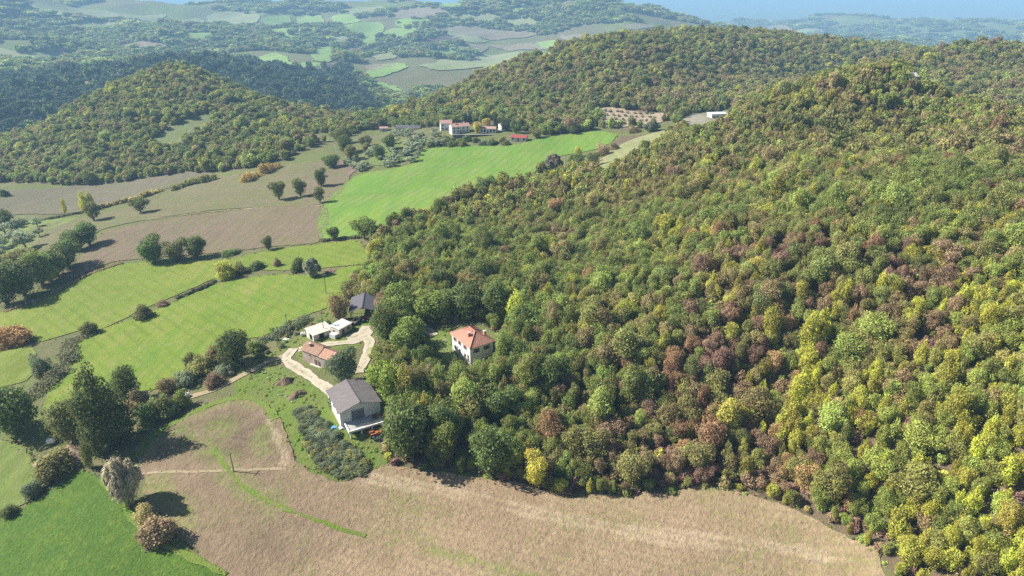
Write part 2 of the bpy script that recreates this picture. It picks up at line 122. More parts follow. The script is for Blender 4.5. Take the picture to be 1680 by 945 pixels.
TREES = [
[-140.2,158.7,18.2,16.8,"oak","dkgreen","oak_tree","broad dark green tree at the photo's left edge above the pale pasture","tree",None],
[-107.6,148.6,14.3,26.9,"poplar","dkgreen","poplar_tree","tall dark conical poplar casting a long pointed shadow on the field","tree",None],
[-119.7,152.5,13.3,13.5,"oak","dkolive","oak_tree","dark round tree between the tall poplar and the broad left-edge tree","tree",None],
[-126.7,155.4,8.3,8.4,"bush","dkgreen","shrub","low dark shrub left of the poplar beneath the round tree","shrub",None],
[-111.5,166.8,8.2,12.5,"oak","dkgreen","oak_tree","dark tree half hidden behind the tall poplar","tree",None],
[-90.5,125.4,9.6,13.5,"willow","willow","willow_tree","pale cream silvery willow at the corner of the ploughed field","tree",None],
[-82.9,118.4,6.6,7.5,"bush","olivebrown","shrub","olive green shrub directly below the pale willow","shrub",None],
[-77.6,113.8,9.2,8.0,"bush","brown","shrub","brownish straggly thicket at the point of the green crop","shrub",None],
[-118.3,132.4,6.1,5.4,"bush","grey","shrub","small round grey bush on the green bank by the crop field","shrub",None],
[-120.4,126.0,4.9,3.7,"bush","dkgreen","shrub","tiny dark bush below the grey bush at the left edge","shrub",None],
[-116.7,139.7,10.8,7.9,"bush","olive","shrub","rounded olive bush below the dry brush mound","shrub",None],
[-108.2,140.0,4.1,9.7,"slim","dkolive","tree","thin small tree beside the dry brush mound","tree",None],
[-100.0,156.8,8.5,8.7,"bush","dkgreen","shrub","dark bush on the lane bank right of the poplar","shrub",None],
[-96.1,158.5,8.1,7.8,"bush","dkolive","shrub","middle bush of the three on the lane bank","shrub",None],
[-93.1,161.1,7.3,6.6,"bush","green","shrub","right bush of the three on the lane bank","shrub",None],
[-106.8,164.1,7.3,6.9,"bush","brown","shrub","dry brown bush on the lane bank behind the dark bushes","shrub",None],
[-181.5,219.4,14.4,10.5,"bush","orangebrown","shrub","rusty topped dark bush at the left edge between two meadows","shrub",None],
[-153.8,192.0,8.8,8.7,"bush","grey","shrub","grey bush standing over the bramble ditch","shrub",None],
[-84.9,182.7,11.0,12.9,"oak","dkgreen","oak_tree","dark round tree alone on the bank above the farm lane","tree",None],
[-94.4,178.4,8.2,6.8,"bush","olive","shrub","olive shrub on the scrubby bank left of the lone dark tree","shrub",None],
[-93.1,183.8,7.1,7.6,"bush","olivebrown","shrub","brownish tall shrub on the scrubby bank behind the olive one","shrub",None],
[-97.9,172.7,8.9,5.7,"bush","grey","shrub","grey green shrub low on the scrubby bank by the meadow","shrub",None],
[-99.5,184.0,6.3,5.9,"bush","dkolive","shrub","dark small shrub on the meadow edge of the bank","shrub",None],
[-87.3,170.3,7.5,4.8,"bush","brown","shrub","brown bramble mound beside the farm lane","shrub",None],
[-101.3,171.0,8.1,5.9,"bush","olivebrown","shrub","dry olive shrub at the meadow's lower corner","shrub",None],
[-81.4,189.1,7.5,4.7,"bush","green","shrub","green shrub right of the lone dark bank tree","shrub",None],
[-86.0,176.6,6.8,4.6,"bush","grey","shrub","greyish shrub below the lone dark bank tree","shrub",None],
[-164.8,290.3,14.6,12.8,"oak","dkgreen","oak_tree","largest left tree of the three dark trees above the meadow","tree",None],
[-153.5,289.4,11.8,10.2,"oak","dkolive","oak_tree","middle tree of the three dark trees above the meadow","tree",None],
[-144.7,290.7,11.1,10.8,"oak","dkgreen","oak_tree","right tree of the three dark trees above the meadow","tree",None],
[-128.9,290.5,10.9,3.2,"bush","dkgreen","shrub","low dark bush right of the three dark trees","shrub",None],
[-118.8,260.2,9.9,9.1,"bush","yellowgreen","shrub","yellow green bush at the hedge between both meadows","shrub",None],
[-114.8,264.7,7.8,6.4,"bush","olive","shrub","olive bush next to the yellow green hedge bush","shrub",None],
[-109.0,268.5,8.3,4.6,"bush","dkgreen","shrub","dark low bush in the hedge right of the olive bush","shrub",None],
[-99.7,268.4,4.9,4.2,"bush","brown","shrub","small brown dry bush in the meadow hedge","shrub",None],
[-87.9,258.8,9.5,7.6,"bush","dkgreen","shrub","dark round bush beside the silvery one in the meadow hedge","shrub",None],
[-79.2,248.6,8.1,8.5,"willow","paleg","shrub","silvery grey round bush in the meadow hedge","shrub",None],
[-72.4,250.7,6.6,1.5,"bush","pinkbrown","shrub","low pinkish bush at the hedge end near a pole","shrub",None],
[-138.1,228.7,8.9,5.9,"bush","dkolive","shrub","dark bush on the ditch between the two meadows","shrub",None],
[-134.9,237.3,6.9,2.7,"bush","brown","shrub","low brown bush on the ditch beyond the dark bush","shrub",None],
[-153.7,219.3,7.3,6.1,"bush","dkolive","shrub","dark bush where the bramble ditch meets the meadows","shrub",None],
[-212.1,257.9,16.6,18.2,"oak","dkgreen","oak_tree","dark tree at the photo's left edge, lowest of the tree row","tree",None],
[-209.5,266.0,16.1,17.4,"oak","dkolive","oak_tree","second tree from the lower end of the left tree row","tree",None],
[-208.5,276.2,15.8,16.7,"oak","green","oak_tree","green tree in the middle of the left tree row","tree",None],
[-208.1,286.7,15.4,15.7,"oak","dkolive","oak_tree","fourth tree from the lower end of the left tree row","tree",None],
[-209.1,296.6,13.7,14.0,"oak","dkgreen","oak_tree","uppermost dark tree of the long left tree row","tree",None],
[-206.4,279.5,8.6,11.1,"oak","yellowgreen","oak_tree","yellowish small tree inside the left tree row","tree",None],
[-233.5,287.2,15.4,13.5,"oak","olive","oak_tree","olive tree behind the left tree row at the edge","tree",None],
[-231.5,300.4,15.7,11.5,"oak","olive","oak_tree","bushy olive green tree behind the left tree row","tree",None],
[-218.1,319.8,11.6,12.0,"oak","dkgreen","oak_tree","left tree of the pair above the left tree row","tree",None],
[-215.2,325.3,12.4,13.6,"oak","dkgreen","oak_tree","right tree of the pair above the left tree row","tree",None],
[-271.1,338.1,10.5,8.5,"olive","olivegrey","olive_tree","grey olive tree at the left edge, lowest of the olive plot","olive tree",None],
[-268.0,346.2,9.8,7.8,"olive","olivegrey","olive_tree","grey olive tree near the middle of the left olive plot","olive tree",None],
[-253.5,331.9,10.2,9.8,"olive","olivegrey","olive_tree","larger grey olive tree at the lower end of the left olive plot","olive tree",None],
[-284.7,361.3,11.1,9.0,"olive","olivegrey","olive_tree","grey olive tree beside the dark tree of the left plot","olive tree",None],
[-275.6,375.4,5.6,5.9,"olive","olivegrey","olive_tree","small olive tree on the light grass, upper of two","olive tree",None],
[-259.5,352.7,5.7,5.5,"olive","olivegrey","olive_tree","small dark olive tree on the light grass, lower of two","olive tree",None],
[-290.5,376.8,7.1,5.9,"olive","olivegrey","olive_tree","olive tree next to the dark bush on the light grass","olive tree",None],
[-290.2,385.1,5.4,4.3,"olive","olivegrey","olive_tree","tiny olive tree at the top of the left olive plot","olive tree",None],
[-259.7,322.4,7.8,6.7,"olive","olivegrey","olive_tree","olive tree at the left edge below the olive plot","olive tree",None],
[-301.3,383.8,14.5,10.3,"oak","dkgreen","tree","dark dense tree at the edge above the left olive plot","tree",None],
[-358.6,465.8,10.8,7.1,"bush","dkgreen","shrub","dark bush at the left edge on the grey fallow","shrub",None],
[-242.6,376.8,10.4,11.4,"oakt","dkolive","oak_tree","lone field tree with visible trunk, left of two","tree",None],
[-217.7,382.3,9.8,9.5,"oakt","dkolive","oak_tree","lone field tree with visible trunk, right of two","tree",None],
[-275.5,402.0,4.1,11.9,"slim","yellow","tree","thin yellow poplar on the field bank","tree",None],
[-267.0,407.9,6.3,13.6,"slim","yellow","tree","yellow poplar left of the long autumn hedge","tree",None],
[-265.1,411.8,5.4,12.8,"slim","yellowgreen","tree","pale yellow green poplar in the autumn hedge start","tree",None],
[-134.0,378.1,9.0,11.8,"oakt","dkolive","oak_tree","left tree of the three standing in the fallow field","tree",None],
[-122.0,379.9,11.1,10.8,"oakt","dkolive","oak_tree","wide middle tree of the three standing in the fallow field","tree",None],
[-104.9,358.3,7.0,9.7,"oakt","dkolive","oak_tree","right tree of the three, at the green field corner","tree",None],
[-114.9,399.2,10.0,11.3,"oak","dkgreen","oak_tree","dark tree behind the three fallow field trees","tree",None],
[-111.0,290.4,5.9,7.0,"oak","dkolive","oak_tree","small lone tree below the stubble field","tree",None],
[-80.9,292.2,6.3,6.2,"oakt","dkgreen","oak_tree","small round tree in the lower corner of the bright field","tree",None],
[-66.2,287.6,10.7,10.4,"oakt","green","oak_tree","wide tree at the bright field corner by the wood","tree",None],
[-53.9,292.0,7.3,9.5,"oak","green","oak_tree","left tree of the pair at the bright field's lower edge","tree",None],
[-47.8,292.6,6.2,10.2,"oak","dkgreen","oak_tree","right tree of the pair at the bright field's lower edge","tree",None],
[-40.2,286.9,9.3,7.9,"oak","green","oak_tree","round tree between the field pair and the wood","tree",None],
[-33.4,301.3,9.1,10.1,"oak","green","oak_tree","tree on the wood edge above the bright field's lower side","tree",None],
[-23.5,315.7,10.1,10.4,"oak","olive","oak_tree","olive tree on the wood edge where the bright field bends","tree",None],
[-13.8,330.3,10.5,10.2,"oak","dkgreen","oak_tree","dark tree on the wood edge facing the bright field","tree",None],
[17.9,393.1,8.7,6.2,"bush","dkgreen","shrub","small dark bush left of the pinkish bush in the bright field","shrub",None],
[24.1,389.7,11.5,9.7,"willow","pinkgrey","shrub","pinkish grey bush in the bright field","shrub",None],
[35.5,371.5,11.7,11.3,"oak","dkgreen","tree","dark green tree right of the pinkish bush","tree",None],
[44.0,367.2,8.9,8.6,"oak","dkolive","tree","dark tree right end of the clump by the lane","tree",None],
[40.2,412.4,6.9,7.4,"slim","yellow","tree","yellow small tree above the clump by the lane","tree",None],
[54.1,400.1,10.4,8.5,"bush","brown","shrub","brown shrub along the lane below the orchard","shrub",None],
[61.9,410.0,8.4,5.8,"bush","olivebrown","shrub","olive brown shrub along the lane nearer the orchard","shrub",None],
[82.0,461.0,11.1,5.5,"bush","olivebrown","shrub","ochre shrub row below the tan orchard","shrub",None],
[91.9,453.1,11.8,7.1,"willow","grey","shrub","grey bush beside the pole at the lane end","shrub",None],
[-47.1,164.7,9.7,10.7,"oak","dkgrey","oak_tree","dark grey green tree between stone house and big barn","tree",None],
[-48.2,153.2,2.7,4.5,"slim","dkgreen","shrub","small dark shrub against the big barn's lit side wall","shrub",None],
[-42.5,147.2,2.7,4.4,"slim","dkgreen","shrub","small dark shrub at the front corner of the big barn","shrub",None],
[-57.9,203.7,8.4,10.7,"oak","olivebrown","oak_tree","brownish tree left of the open fronted barn","tree",None],
[-58.6,220.9,7.6,7.5,"oak","olive","oak_tree","olive tree behind the open fronted barn","tree",None],
[-42.2,202.7,8.3,9.1,"oak","brown","oak_tree","brown tree right of the open fronted barn","tree",None],
[-49.9,221.6,5.8,6.7,"oak","yellowgreen","oak_tree","yellow green tree above the open fronted barn's roof","tree",None],
[-62.4,199.6,7.1,3.8,"bush","dkgreen","shrub","dark low shrub behind the pale low shed","shrub",None],
[-37.3,182.1,11.4,14.7,"oak","dkgreen","oak_tree","big green tree right of the yard drive","tree",None],
[-30.9,174.3,10.2,13.7,"oak","green","oak_tree","big tree between yard drive and white house lawn","tree",None],
[-35.6,196.8,11.2,12.1,"oak","green","oak_tree","big tree above the yard, left of the house drive","tree",None],
[-23.5,195.4,13.0,11.6,"oak","green","oak_tree","big green tree behind the white house's drive","tree",None],
[-14.6,194.8,12.9,12.0,"oak","dkgreen","oak_tree","big dark tree standing directly behind the red roofed house","tree",None],
[-4.8,192.2,11.6,11.9,"oak","dkgreen","oak_tree","big dark tree behind the red roof's right corner","tree",None],
[4.0,180.4,9.5,10.4,"oak","green","oak_tree","big green tree right of the white house","tree",None],
[-25.0,166.8,6.0,9.8,"oak","dkgreen","oak_tree","tall dark tree left of the white house lawn","tree",None],
[-32.7,153.8,10.4,14.0,"oak","yellowgreen2","oak_tree","big yellowish green tree right of the big barn's roof","tree",None],
[-24.5,153.5,9.0,10.5,"oak","dkolive","oak_tree","big tree between big barn and the white house hollow","tree",None],
[-17.3,155.1,9.7,7.6,"oak","green","oak_tree","big green tree below the white house","tree",None],
[-6.7,160.0,8.8,5.8,"oak","green","oak_tree","broad grey green tree hiding the white house's front wall","tree",None],
[3.7,162.2,8.5,8.7,"oak","green","oak_tree","big green tree below right of the white house","tree",None],
[-25.8,135.3,13.4,15.6,"oak","dkgreen","oak_tree","broad dark tree at the ploughed field's upper corner near the barn","tree",None],
[-17.6,140.2,9.5,11.2,"oak","dkgreen","oak_tree","dark tree right of the broad one at the field corner","tree",None],
[-12.4,148.2,9.1,11.1,"oak","ltgreen","oak_tree","light green tree in the hollow above the field corner","tree",None],
[-5.1,128.7,10.5,14.2,"oak","dkgreen","oak_tree","big dark green tree standing forward at the field edge","tree",None],
[0.7,129.6,6.9,9.4,"oak","ltgreen","oak_tree","light green tree beside the dark one on the field edge","tree",None],
[5.6,124.2,6.7,9.8,"oak","orange","oak_tree","orange and green tree on the field edge","tree",None],
[10.6,154.1,9.9,10.6,"oak","dkgreen","oak_tree","big dark green tree on the slope right of the house","tree",None],
[-3.1,145.3,9.6,10.1,"oak","dkgreen","oak_tree","dark green tree above the grassy hollow","tree",None],
[-30.2,159.0,6.9,7.9,"oak","brown","oak_tree","brown leafed tree squeezed beside the big barn","tree",None],
[-48.5,228.8,9.1,10.0,"oak","green","oak_tree","green tree at the wood's top corner above the open barn","tree",None],
[-36.1,536.3,3.4,10.8,"cypress","cyp","cypress_tree","dark cypress, left one of the pair behind the white villa","cypress",None],
[-32.8,537.7,3.4,10.8,"cypress","cyp","cypress_tree","dark cypress, right one of the pair behind the white villa","cypress",None],
[-12.0,498.6,3.6,13.7,"cypress","cyp","cypress_tree","tall dark cypress in front of the low white village building","cypress",None],
[-25.2,496.3,7.3,8.9,"oak","orange","tree","round orange tree beside the white villa","tree",None],
[-18.5,521.5,6.2,6.5,"oak","orange","tree","small orange tree behind the low white village building","tree",None],
[-85.5,475.5,11.5,11.2,"oak","dkgreen","tree","large dark tree on the grass left below the village","tree",None],
[-89.2,452.2,10.2,9.8,"oak","dkgreen","tree","dark tree below the large one left of the village","tree",None],
[-117.9,481.4,12.7,12.3,"oak","dkgreen","tree","dark tree on the left end of the village grass","tree",None],
[-102.9,476.0,7.1,6.9,"oak","olive","tree","small olive green tree on the village grass","tree",None],
[-118.7,442.8,11.8,9.7,"oak","dkgreen","tree","dark tree at the corner of clods and olive plot","tree",None],
[-109.9,458.5,10.4,10.1,"oak","olive","tree","olive tree in the cluster left of the olive rows","tree",None],
[-106.6,495.3,12.1,8.8,"oak","dkolive","tree","dark tree left of the little village hut","tree",None],
[-130.2,519.3,14.7,12.2,"oak","dkolive","tree","dark tree at the saddle grass edge","tree",None],
[-4.4,499.2,8.2,8.9,"oak","dkgreen","tree","dark tree behind the red roofed shed, left","tree",None],
[2.2,490.8,9.0,9.6,"oak","dkgreen","tree","dark tree just behind the red roofed shed","tree",None],
[16.9,472.6,8.6,5.7,"oak","olive","tree","olive bushy tree right of the red roofed shed","tree",None],
[42.8,480.9,7.9,5.9,"oak","dkgreen","tree","dark tree above the bright field's top edge","tree",None],
[14.2,536.1,10.7,8.4,"oak","olive","tree","rounded tree above the red roofed shed","tree",None],
[-95.6,431.9,4.6,4.7,"olive","olivegrey","olive_tree","grey olive tree at the clod field end of the grove, lowest row by the bright field","olive tree","olive trees below the village"],
[-95.9,429.5,5.4,3.8,"olive","olivegrey","olive_tree","grey olive tree at the clod field end of the grove, lowest row by the bright field","olive tree","olive trees below the village"],
[-85.8,448.4,6.0,4.4,"olive","olivegrey","olive_tree","grey olive tree below the tiny hut of the grove, lowest row by the bright field","olive tree","olive trees below the village"],
[-73.6,457.8,6.4,3.7,"olive","olivegrey","olive_tree","grey olive tree below the long grey building of the grove, lowest row by the bright field","olive tree","olive trees below the village"],
[-98.4,465.4,5.8,4.3,"olive","olivegrey","olive_tree","grey olive tree below the tiny hut of the grove, lowest row by the bright field","olive tree","olive trees below the village"],
[-103.2,436.0,5.6,3.8,"olive","olivegrey","olive_tree","grey olive tree at the clod field end of the grove, lowest row by the bright field","olive tree","olive trees below the village"],
[-91.7,469.0,4.9,4.5,"olive","olivegrey","olive_tree","grey olive tree below the tiny hut of the grove, lowest row by the bright field","olive tree","olive trees below the village"],
[-69.5,470.2,5.4,4.9,"olive","olivegrey","olive_tree","grey olive tree below the long grey building of the grove, middle row","olive tree","olive trees below the village"],
[-91.8,461.7,5.5,4.2,"olive","olivegrey","olive_tree","grey olive tree below the tiny hut of the grove, lowest row by the bright field","olive tree","olive trees below the village"],
[-79.5,452.2,5.7,4.3,"olive","olivegrey","olive_tree","grey olive tree by the large dark tree of the grove, lowest row by the bright field","olive tree","olive trees below the village"],
[-83.2,466.3,6.5,4.7,"olive","olivegrey","olive_tree","grey olive tree by the large dark tree of the grove, lowest row by the bright field","olive tree","olive trees below the village"],
[-98.3,461.8,5.6,4.0,"olive","olivegrey","olive_tree","grey olive tree below the tiny hut of the grove, lowest row by the bright field","olive tree","olive trees below the village"],
[-97.4,468.2,5.9,4.7,"olive","olivegrey","olive_tree","grey olive tree below the tiny hut of the grove, lowest row by the bright field","olive tree","olive trees below the village"],
[-97.3,427.1,5.7,4.6,"olive","olivegrey","olive_tree","grey olive tree at the clod field end of the grove, lowest row by the bright field","olive tree","olive trees below the village"],
[-66.0,474.8,5.2,4.3,"olive","olivegrey","olive_tree","grey olive tree below the long grey building of the grove, middle row","olive tree","olive trees below the village"],
[-111.3,460.8,5.5,4.1,"olive","olivegrey","olive_tree","grey olive tree at the clod field end of the grove, lowest row by the bright field","olive tree","olive trees below the village"],
[-74.8,443.8,5.2,4.1,"olive","olivegrey","olive_tree","grey olive tree by the large dark tree of the grove, lowest row by the bright field","olive tree","olive trees below the village"],
[-107.3,442.4,5.5,3.9,"olive","olivegrey","olive_tree","grey olive tree at the clod field end of the grove, lowest row by the bright field","olive tree","olive trees below the village"],
[-109.0,445.1,4.9,4.0,"olive","olivegrey","olive_tree","grey olive tree at the clod field end of the grove, lowest row by the bright field","olive tree","olive trees below the village"],
[-76.0,433.3,4.7,3.9,"olive","olivegrey","olive_tree","grey olive tree by the large dark tree of the grove, lowest row by the bright field","olive tree","olive trees below the village"],
[-94.6,435.5,5.6,4.2,"olive","olivegrey","olive_tree","grey olive tree below the tiny hut of the grove, lowest row by the bright field","olive tree","olive trees below the village"],
[-66.0,440.0,6.1,4.1,"olive","olivegrey","olive_tree","grey olive tree below the long grey building of the grove, lowest row by the bright field","olive tree","olive trees below the village"],
[-109.4,447.3,5.6,4.4,"olive","olivegrey","olive_tree","grey olive tree at the clod field end of the grove, lowest row by the bright field","olive tree","olive trees below the village"],
[-63.8,465.9,6.0,4.5,"olive","olivegrey","olive_tree","grey olive tree below the long grey building of the grove, middle row","olive tree","olive trees below the village"],
[-71.1,457.2,5.7,4.4,"olive","olivegrey","olive_tree","grey olive tree below the long grey building of the grove, lowest row by the bright field","olive tree","olive trees below the village"],
[-73.6,459.4,5.3,4.7,"olive","olivegrey","olive_tree","grey olive tree below the long grey building of the grove, lowest row by the bright field","olive tree","olive trees below the village"],
[-112.5,467.3,5.9,4.2,"olive","olivegrey","olive_tree","grey olive tree at the clod field end of the grove, lowest row by the bright field","olive tree","olive trees below the village"],
[-106.6,459.5,5.2,3.8,"olive","olivegrey","olive_tree","grey olive tree at the clod field end of the grove, lowest row by the bright field","olive tree","olive trees below the village"],
[-63.4,455.4,5.2,3.6,"olive","olivegrey","olive_tree","grey olive tree below the long grey building of the grove, lowest row by the bright field","olive tree","olive trees below the village"],
[-70.9,456.4,4.9,3.7,"olive","olivegrey","olive_tree","grey olive tree below the long grey building of the grove, lowest row by the bright field","olive tree","olive trees below the village"],
[-77.5,441.3,5.0,4.0,"olive","olivegrey","olive_tree","grey olive tree by the large dark tree of the grove, lowest row by the bright field","olive tree","olive trees below the village"],
[-63.5,441.4,5.5,4.4,"olive","olivegrey","olive_tree","grey olive tree below the long grey building of the grove, lowest row by the bright field","olive tree","olive trees below the village"],
[-73.3,477.6,6.0,4.0,"olive","olivegrey","olive_tree","grey olive tree below the long grey building of the grove, middle row","olive tree","olive trees below the village"],
[-96.8,474.4,6.5,4.7,"olive","olivegrey","olive_tree","grey olive tree below the tiny hut of the grove, middle row","olive tree","olive trees below the village"],
[-81.7,440.6,5.4,4.3,"olive","olivegrey","olive_tree","grey olive tree by the large dark tree of the grove, lowest row by the bright field","olive tree","olive trees below the village"],
[-110.2,462.0,5.7,3.9,"olive","olivegrey","olive_tree","grey olive tree at the clod field end of the grove, lowest row by the bright field","olive tree","olive trees below the village"],
[-94.6,463.5,5.9,5.0,"olive","olivegrey","olive_tree","grey olive tree below the tiny hut of the grove, lowest row by the bright field","olive tree","olive trees below the village"],
[-73.2,465.7,6.1,3.9,"olive","olivegrey","olive_tree","grey olive tree below the long grey building of the grove, lowest row by the bright field","olive tree","olive trees below the village"],
[-79.7,456.6,4.9,4.9,"olive","olivegrey","olive_tree","grey olive tree by the large dark tree of the grove, lowest row by the bright field","olive tree","olive trees below the village"],
[-78.9,434.5,6.0,4.3,"olive","olivegrey","olive_tree","grey olive tree by the large dark tree of the grove, lowest row by the bright field","olive tree","olive trees below the village"],
[-67.3,478.1,6.2,3.9,"olive","olivegrey","olive_tree","grey olive tree below the long grey building of the grove, middle row","olive tree","olive trees below the village"],
[-70.9,466.6,6.2,3.9,"olive","olivegrey","olive_tree","grey olive tree below the long grey building of the grove, middle row","olive tree","olive trees below the village"],
[-105.7,452.7,5.0,4.2,"olive","olivegrey","olive_tree","grey olive tree at the clod field end of the grove, lowest row by the bright field","olive tree","olive trees below the village"],
[-82.0,432.2,4.5,4.5,"olive","olivegrey","olive_tree","grey olive tree below the tiny hut of the grove, lowest row by the bright field","olive tree","olive trees below the village"],
[-96.5,475.7,5.2,4.8,"olive","olivegrey","olive_tree","grey olive tree below the tiny hut of the grove, middle row","olive tree","olive trees below the village"],
[-71.5,477.2,5.9,4.8,"olive","olivegrey","olive_tree","grey olive tree below the long grey building of the grove, middle row","olive tree","olive trees below the village"],
[-68.0,483.6,6.0,5.1,"olive","olivegrey","olive_tree","grey olive tree below the long grey building of the grove, middle row","olive tree","olive trees below the village"],
[-68.2,496.6,5.7,4.6,"olive","olivegrey","olive_tree","grey olive tree below the long grey building of the grove, uppermost row","olive tree","olive trees below the village"],
[-57.9,508.1,5.8,5.1,"olive","olivegrey","olive_tree","grey olive tree at the villa end of the grove, uppermost row","olive tree","olive trees below the village"],
[-65.9,496.9,5.6,5.0,"olive","olivegrey","olive_tree","grey olive tree below the long grey building of the grove, uppermost row","olive tree","olive trees below the village"],
[-47.6,477.6,5.0,4.1,"olive","olivegrey","olive_tree","grey olive tree at the villa end of the grove, middle row","olive tree","olive trees below the village"],
[-92.8,533.6,6.3,4.4,"olive","olivegrey","olive_tree","grey olive tree by the large dark tree of the grove, uppermost row","olive tree","olive trees below the village"],
[-69.7,488.6,5.3,5.0,"olive","olivegrey","olive_tree","grey olive tree below the long grey building of the grove, middle row","olive tree","olive trees below the village"],
[-76.7,505.0,5.8,4.3,"olive","olivegrey","olive_tree","grey olive tree below the long grey building of the grove, uppermost row","olive tree","olive trees below the village"],
[-49.8,474.0,6.3,4.4,"olive","olivegrey","olive_tree","grey olive tree at the villa end of the grove, middle row","olive tree","olive trees below the village"],
[-70.7,483.1,6.0,5.0,"olive","olivegrey","olive_tree","grey olive tree below the long grey building of the grove, middle row","olive tree","olive trees below the village"],
[-79.4,523.5,6.7,4.5,"olive","olivegrey","olive_tree","grey olive tree below the long grey building of the grove, uppermost row","olive tree","olive trees below the village"],
[-66.7,488.8,5.0,4.6,"olive","olivegrey","olive_tree","grey olive tree below the long grey building of the grove, middle row","olive tree","olive trees below the village"],
[-50.9,474.0,6.0,4.8,"olive","olivegrey","olive_tree","grey olive tree at the villa end of the grove, middle row","olive tree","olive trees below the village"],
[-56.4,482.0,5.2,4.7,"olive","olivegrey","olive_tree","grey olive tree at the villa end of the grove, middle row","olive tree","olive trees below the village"],
[-59.0,484.7,6.6,4.1,"olive","olivegrey","olive_tree","grey olive tree at the villa end of the grove, middle row","olive tree","olive trees below the village"],
[-55.8,475.4,5.3,4.3,"olive","olivegrey","olive_tree","grey olive tree at the villa end of the grove, middle row","olive tree","olive trees below the village"],
[-77.1,520.5,6.4,5.5,"olive","olivegrey","olive_tree","grey olive tree below the long grey building of the grove, uppermost row","olive tree","olive trees below the village"],
[-82.3,517.5,6.4,5.4,"olive","olivegrey","olive_tree","grey olive tree below the long grey building of the grove, uppermost row","olive tree","olive trees below the village"],
[-72.9,486.5,6.1,4.5,"olive","olivegrey","olive_tree","grey olive tree below the long grey building of the grove, middle row","olive tree","olive trees below the village"],
[-88.8,511.0,5.8,4.6,"olive","olivegrey","olive_tree","grey olive tree by the large dark tree of the grove, uppermost row","olive tree","olive trees below the village"],
[-56.3,498.0,6.5,4.1,"olive","olivegrey","olive_tree","grey olive tree at the villa end of the grove, uppermost row","olive tree","olive trees below the village"],
[-91.4,527.2,5.6,4.5,"olive","olivegrey","olive_tree","grey olive tree by the large dark tree of the grove, uppermost row","olive tree","olive trees below the village"],
[-84.7,491.4,6.2,4.4,"olive","olivegrey","olive_tree","grey olive tree by the large dark tree of the grove, middle row","olive tree","olive trees below the village"],
[-86.3,524.3,5.7,4.7,"olive","olivegrey","olive_tree","grey olive tree by the large dark tree of the grove, uppermost row","olive tree","olive trees below the village"],
[-54.4,479.7,5.0,4.4,"olive","olivegrey","olive_tree","grey olive tree at the villa end of the grove, middle row","olive tree","olive trees below the village"],
[-63.2,479.8,6.3,4.3,"olive","olivegrey","olive_tree","grey olive tree below the long grey building of the grove, middle row","olive tree","olive trees below the village"],
[-33.2,480.3,6.9,3.8,"bush","dkgreen","shrub","dense shrub in the belt between white villa and bright field","shrub","shrubs below the white villa"],
[-56.7,474.0,8.0,5.4,"bush","dkolive","shrub","dense shrub in the belt between white villa and bright field","shrub","shrubs below the white villa"],
[-52.2,479.9,8.6,4.6,"bush","olive","shrub","dense shrub in the belt between white villa and bright field","shrub","shrubs below the white villa"],
[-4.3,460.3,5.9,4.5,"bush","grey","shrub","dense shrub in the belt between white villa and bright field","shrub","shrubs below the white villa"],
[-24.8,474.3,7.1,4.4,"bush","dkgreen","shrub","dense shrub in the belt between white villa and bright field","shrub","shrubs below the white villa"],
[-46.5,483.3,8.2,5.9,"bush","dkolive","shrub","dense shrub in the belt between white villa and bright field","shrub","shrubs below the white villa"],
[-57.3,474.2,7.6,3.7,"bush","olive","shrub","dense shrub in the belt between white villa and bright field","shrub","shrubs below the white villa"],
[-55.9,478.6,6.5,4.4,"bush","grey","shrub","dense shrub in the belt between white villa and bright field","shrub","shrubs below the white villa"],
[-42.8,469.5,7.3,4.2,"bush","dkgreen","shrub","dense shrub in the belt between white villa and bright field","shrub","shrubs below the white villa"],
[-3.6,460.0,7.7,3.7,"bush","dkolive","shrub","dense shrub in the belt between white villa and bright field","shrub","shrubs below the white villa"],
[-6.5,468.8,8.0,5.1,"bush","olive","shrub","dense shrub in the belt between white villa and bright field","shrub","shrubs below the white villa"],
[-20.4,468.1,8.1,4.5,"bush","grey","shrub","dense shrub in the belt between white villa and bright field","shrub","shrubs below the white villa"],
[-30.9,478.8,7.1,5.6,"bush","dkgreen","shrub","dense shrub in the belt between white villa and bright field","shrub","shrubs below the white villa"],
[-46.3,473.2,8.2,4.0,"bush","dkolive","shrub","dense shrub in the belt between white villa and bright field","shrub","shrubs below the white villa"],
[-13.8,468.0,8.5,4.3,"bush","olive","shrub","dense shrub in the belt between white villa and bright field","shrub","shrubs below the white villa"],
[-14.2,465.6,6.9,4.0,"bush","grey","shrub","dense shrub in the belt between white villa and bright field","shrub","shrubs below the white villa"],
[-37.5,472.7,6.7,5.5,"bush","dkgreen","shrub","dense shrub in the belt between white villa and bright field","shrub","shrubs below the white villa"],
[-41.8,472.1,6.9,4.7,"bush","dkolive","shrub","dense shrub in the belt between white villa and bright field","shrub","shrubs below the white villa"],
[-7.4,468.5,7.6,4.3,"bush","olive","shrub","dense shrub in the belt between white villa and bright field","shrub","shrubs below the white villa"],
[-31.9,479.5,7.5,4.6,"bush","grey","shrub","dense shrub in the belt between white villa and bright field","shrub","shrubs below the white villa"],
[-42.2,480.2,7.1,4.3,"bush","dkgreen","shrub","dense shrub in the belt between white villa and bright field","shrub","shrubs below the white villa"],
[-37.7,470.7,8.4,5.5,"bush","dkolive","shrub","dense shrub in the belt between white villa and bright field","shrub","shrubs below the white villa"],
[-34.1,468.9,7.5,5.7,"bush","olive","shrub","dense shrub in the belt between white villa and bright field","shrub","shrubs below the white villa"],
[-52.2,474.5,7.7,4.8,"bush","grey","shrub","dense shrub in the belt between white villa and bright field","shrub","shrubs below the white villa"],
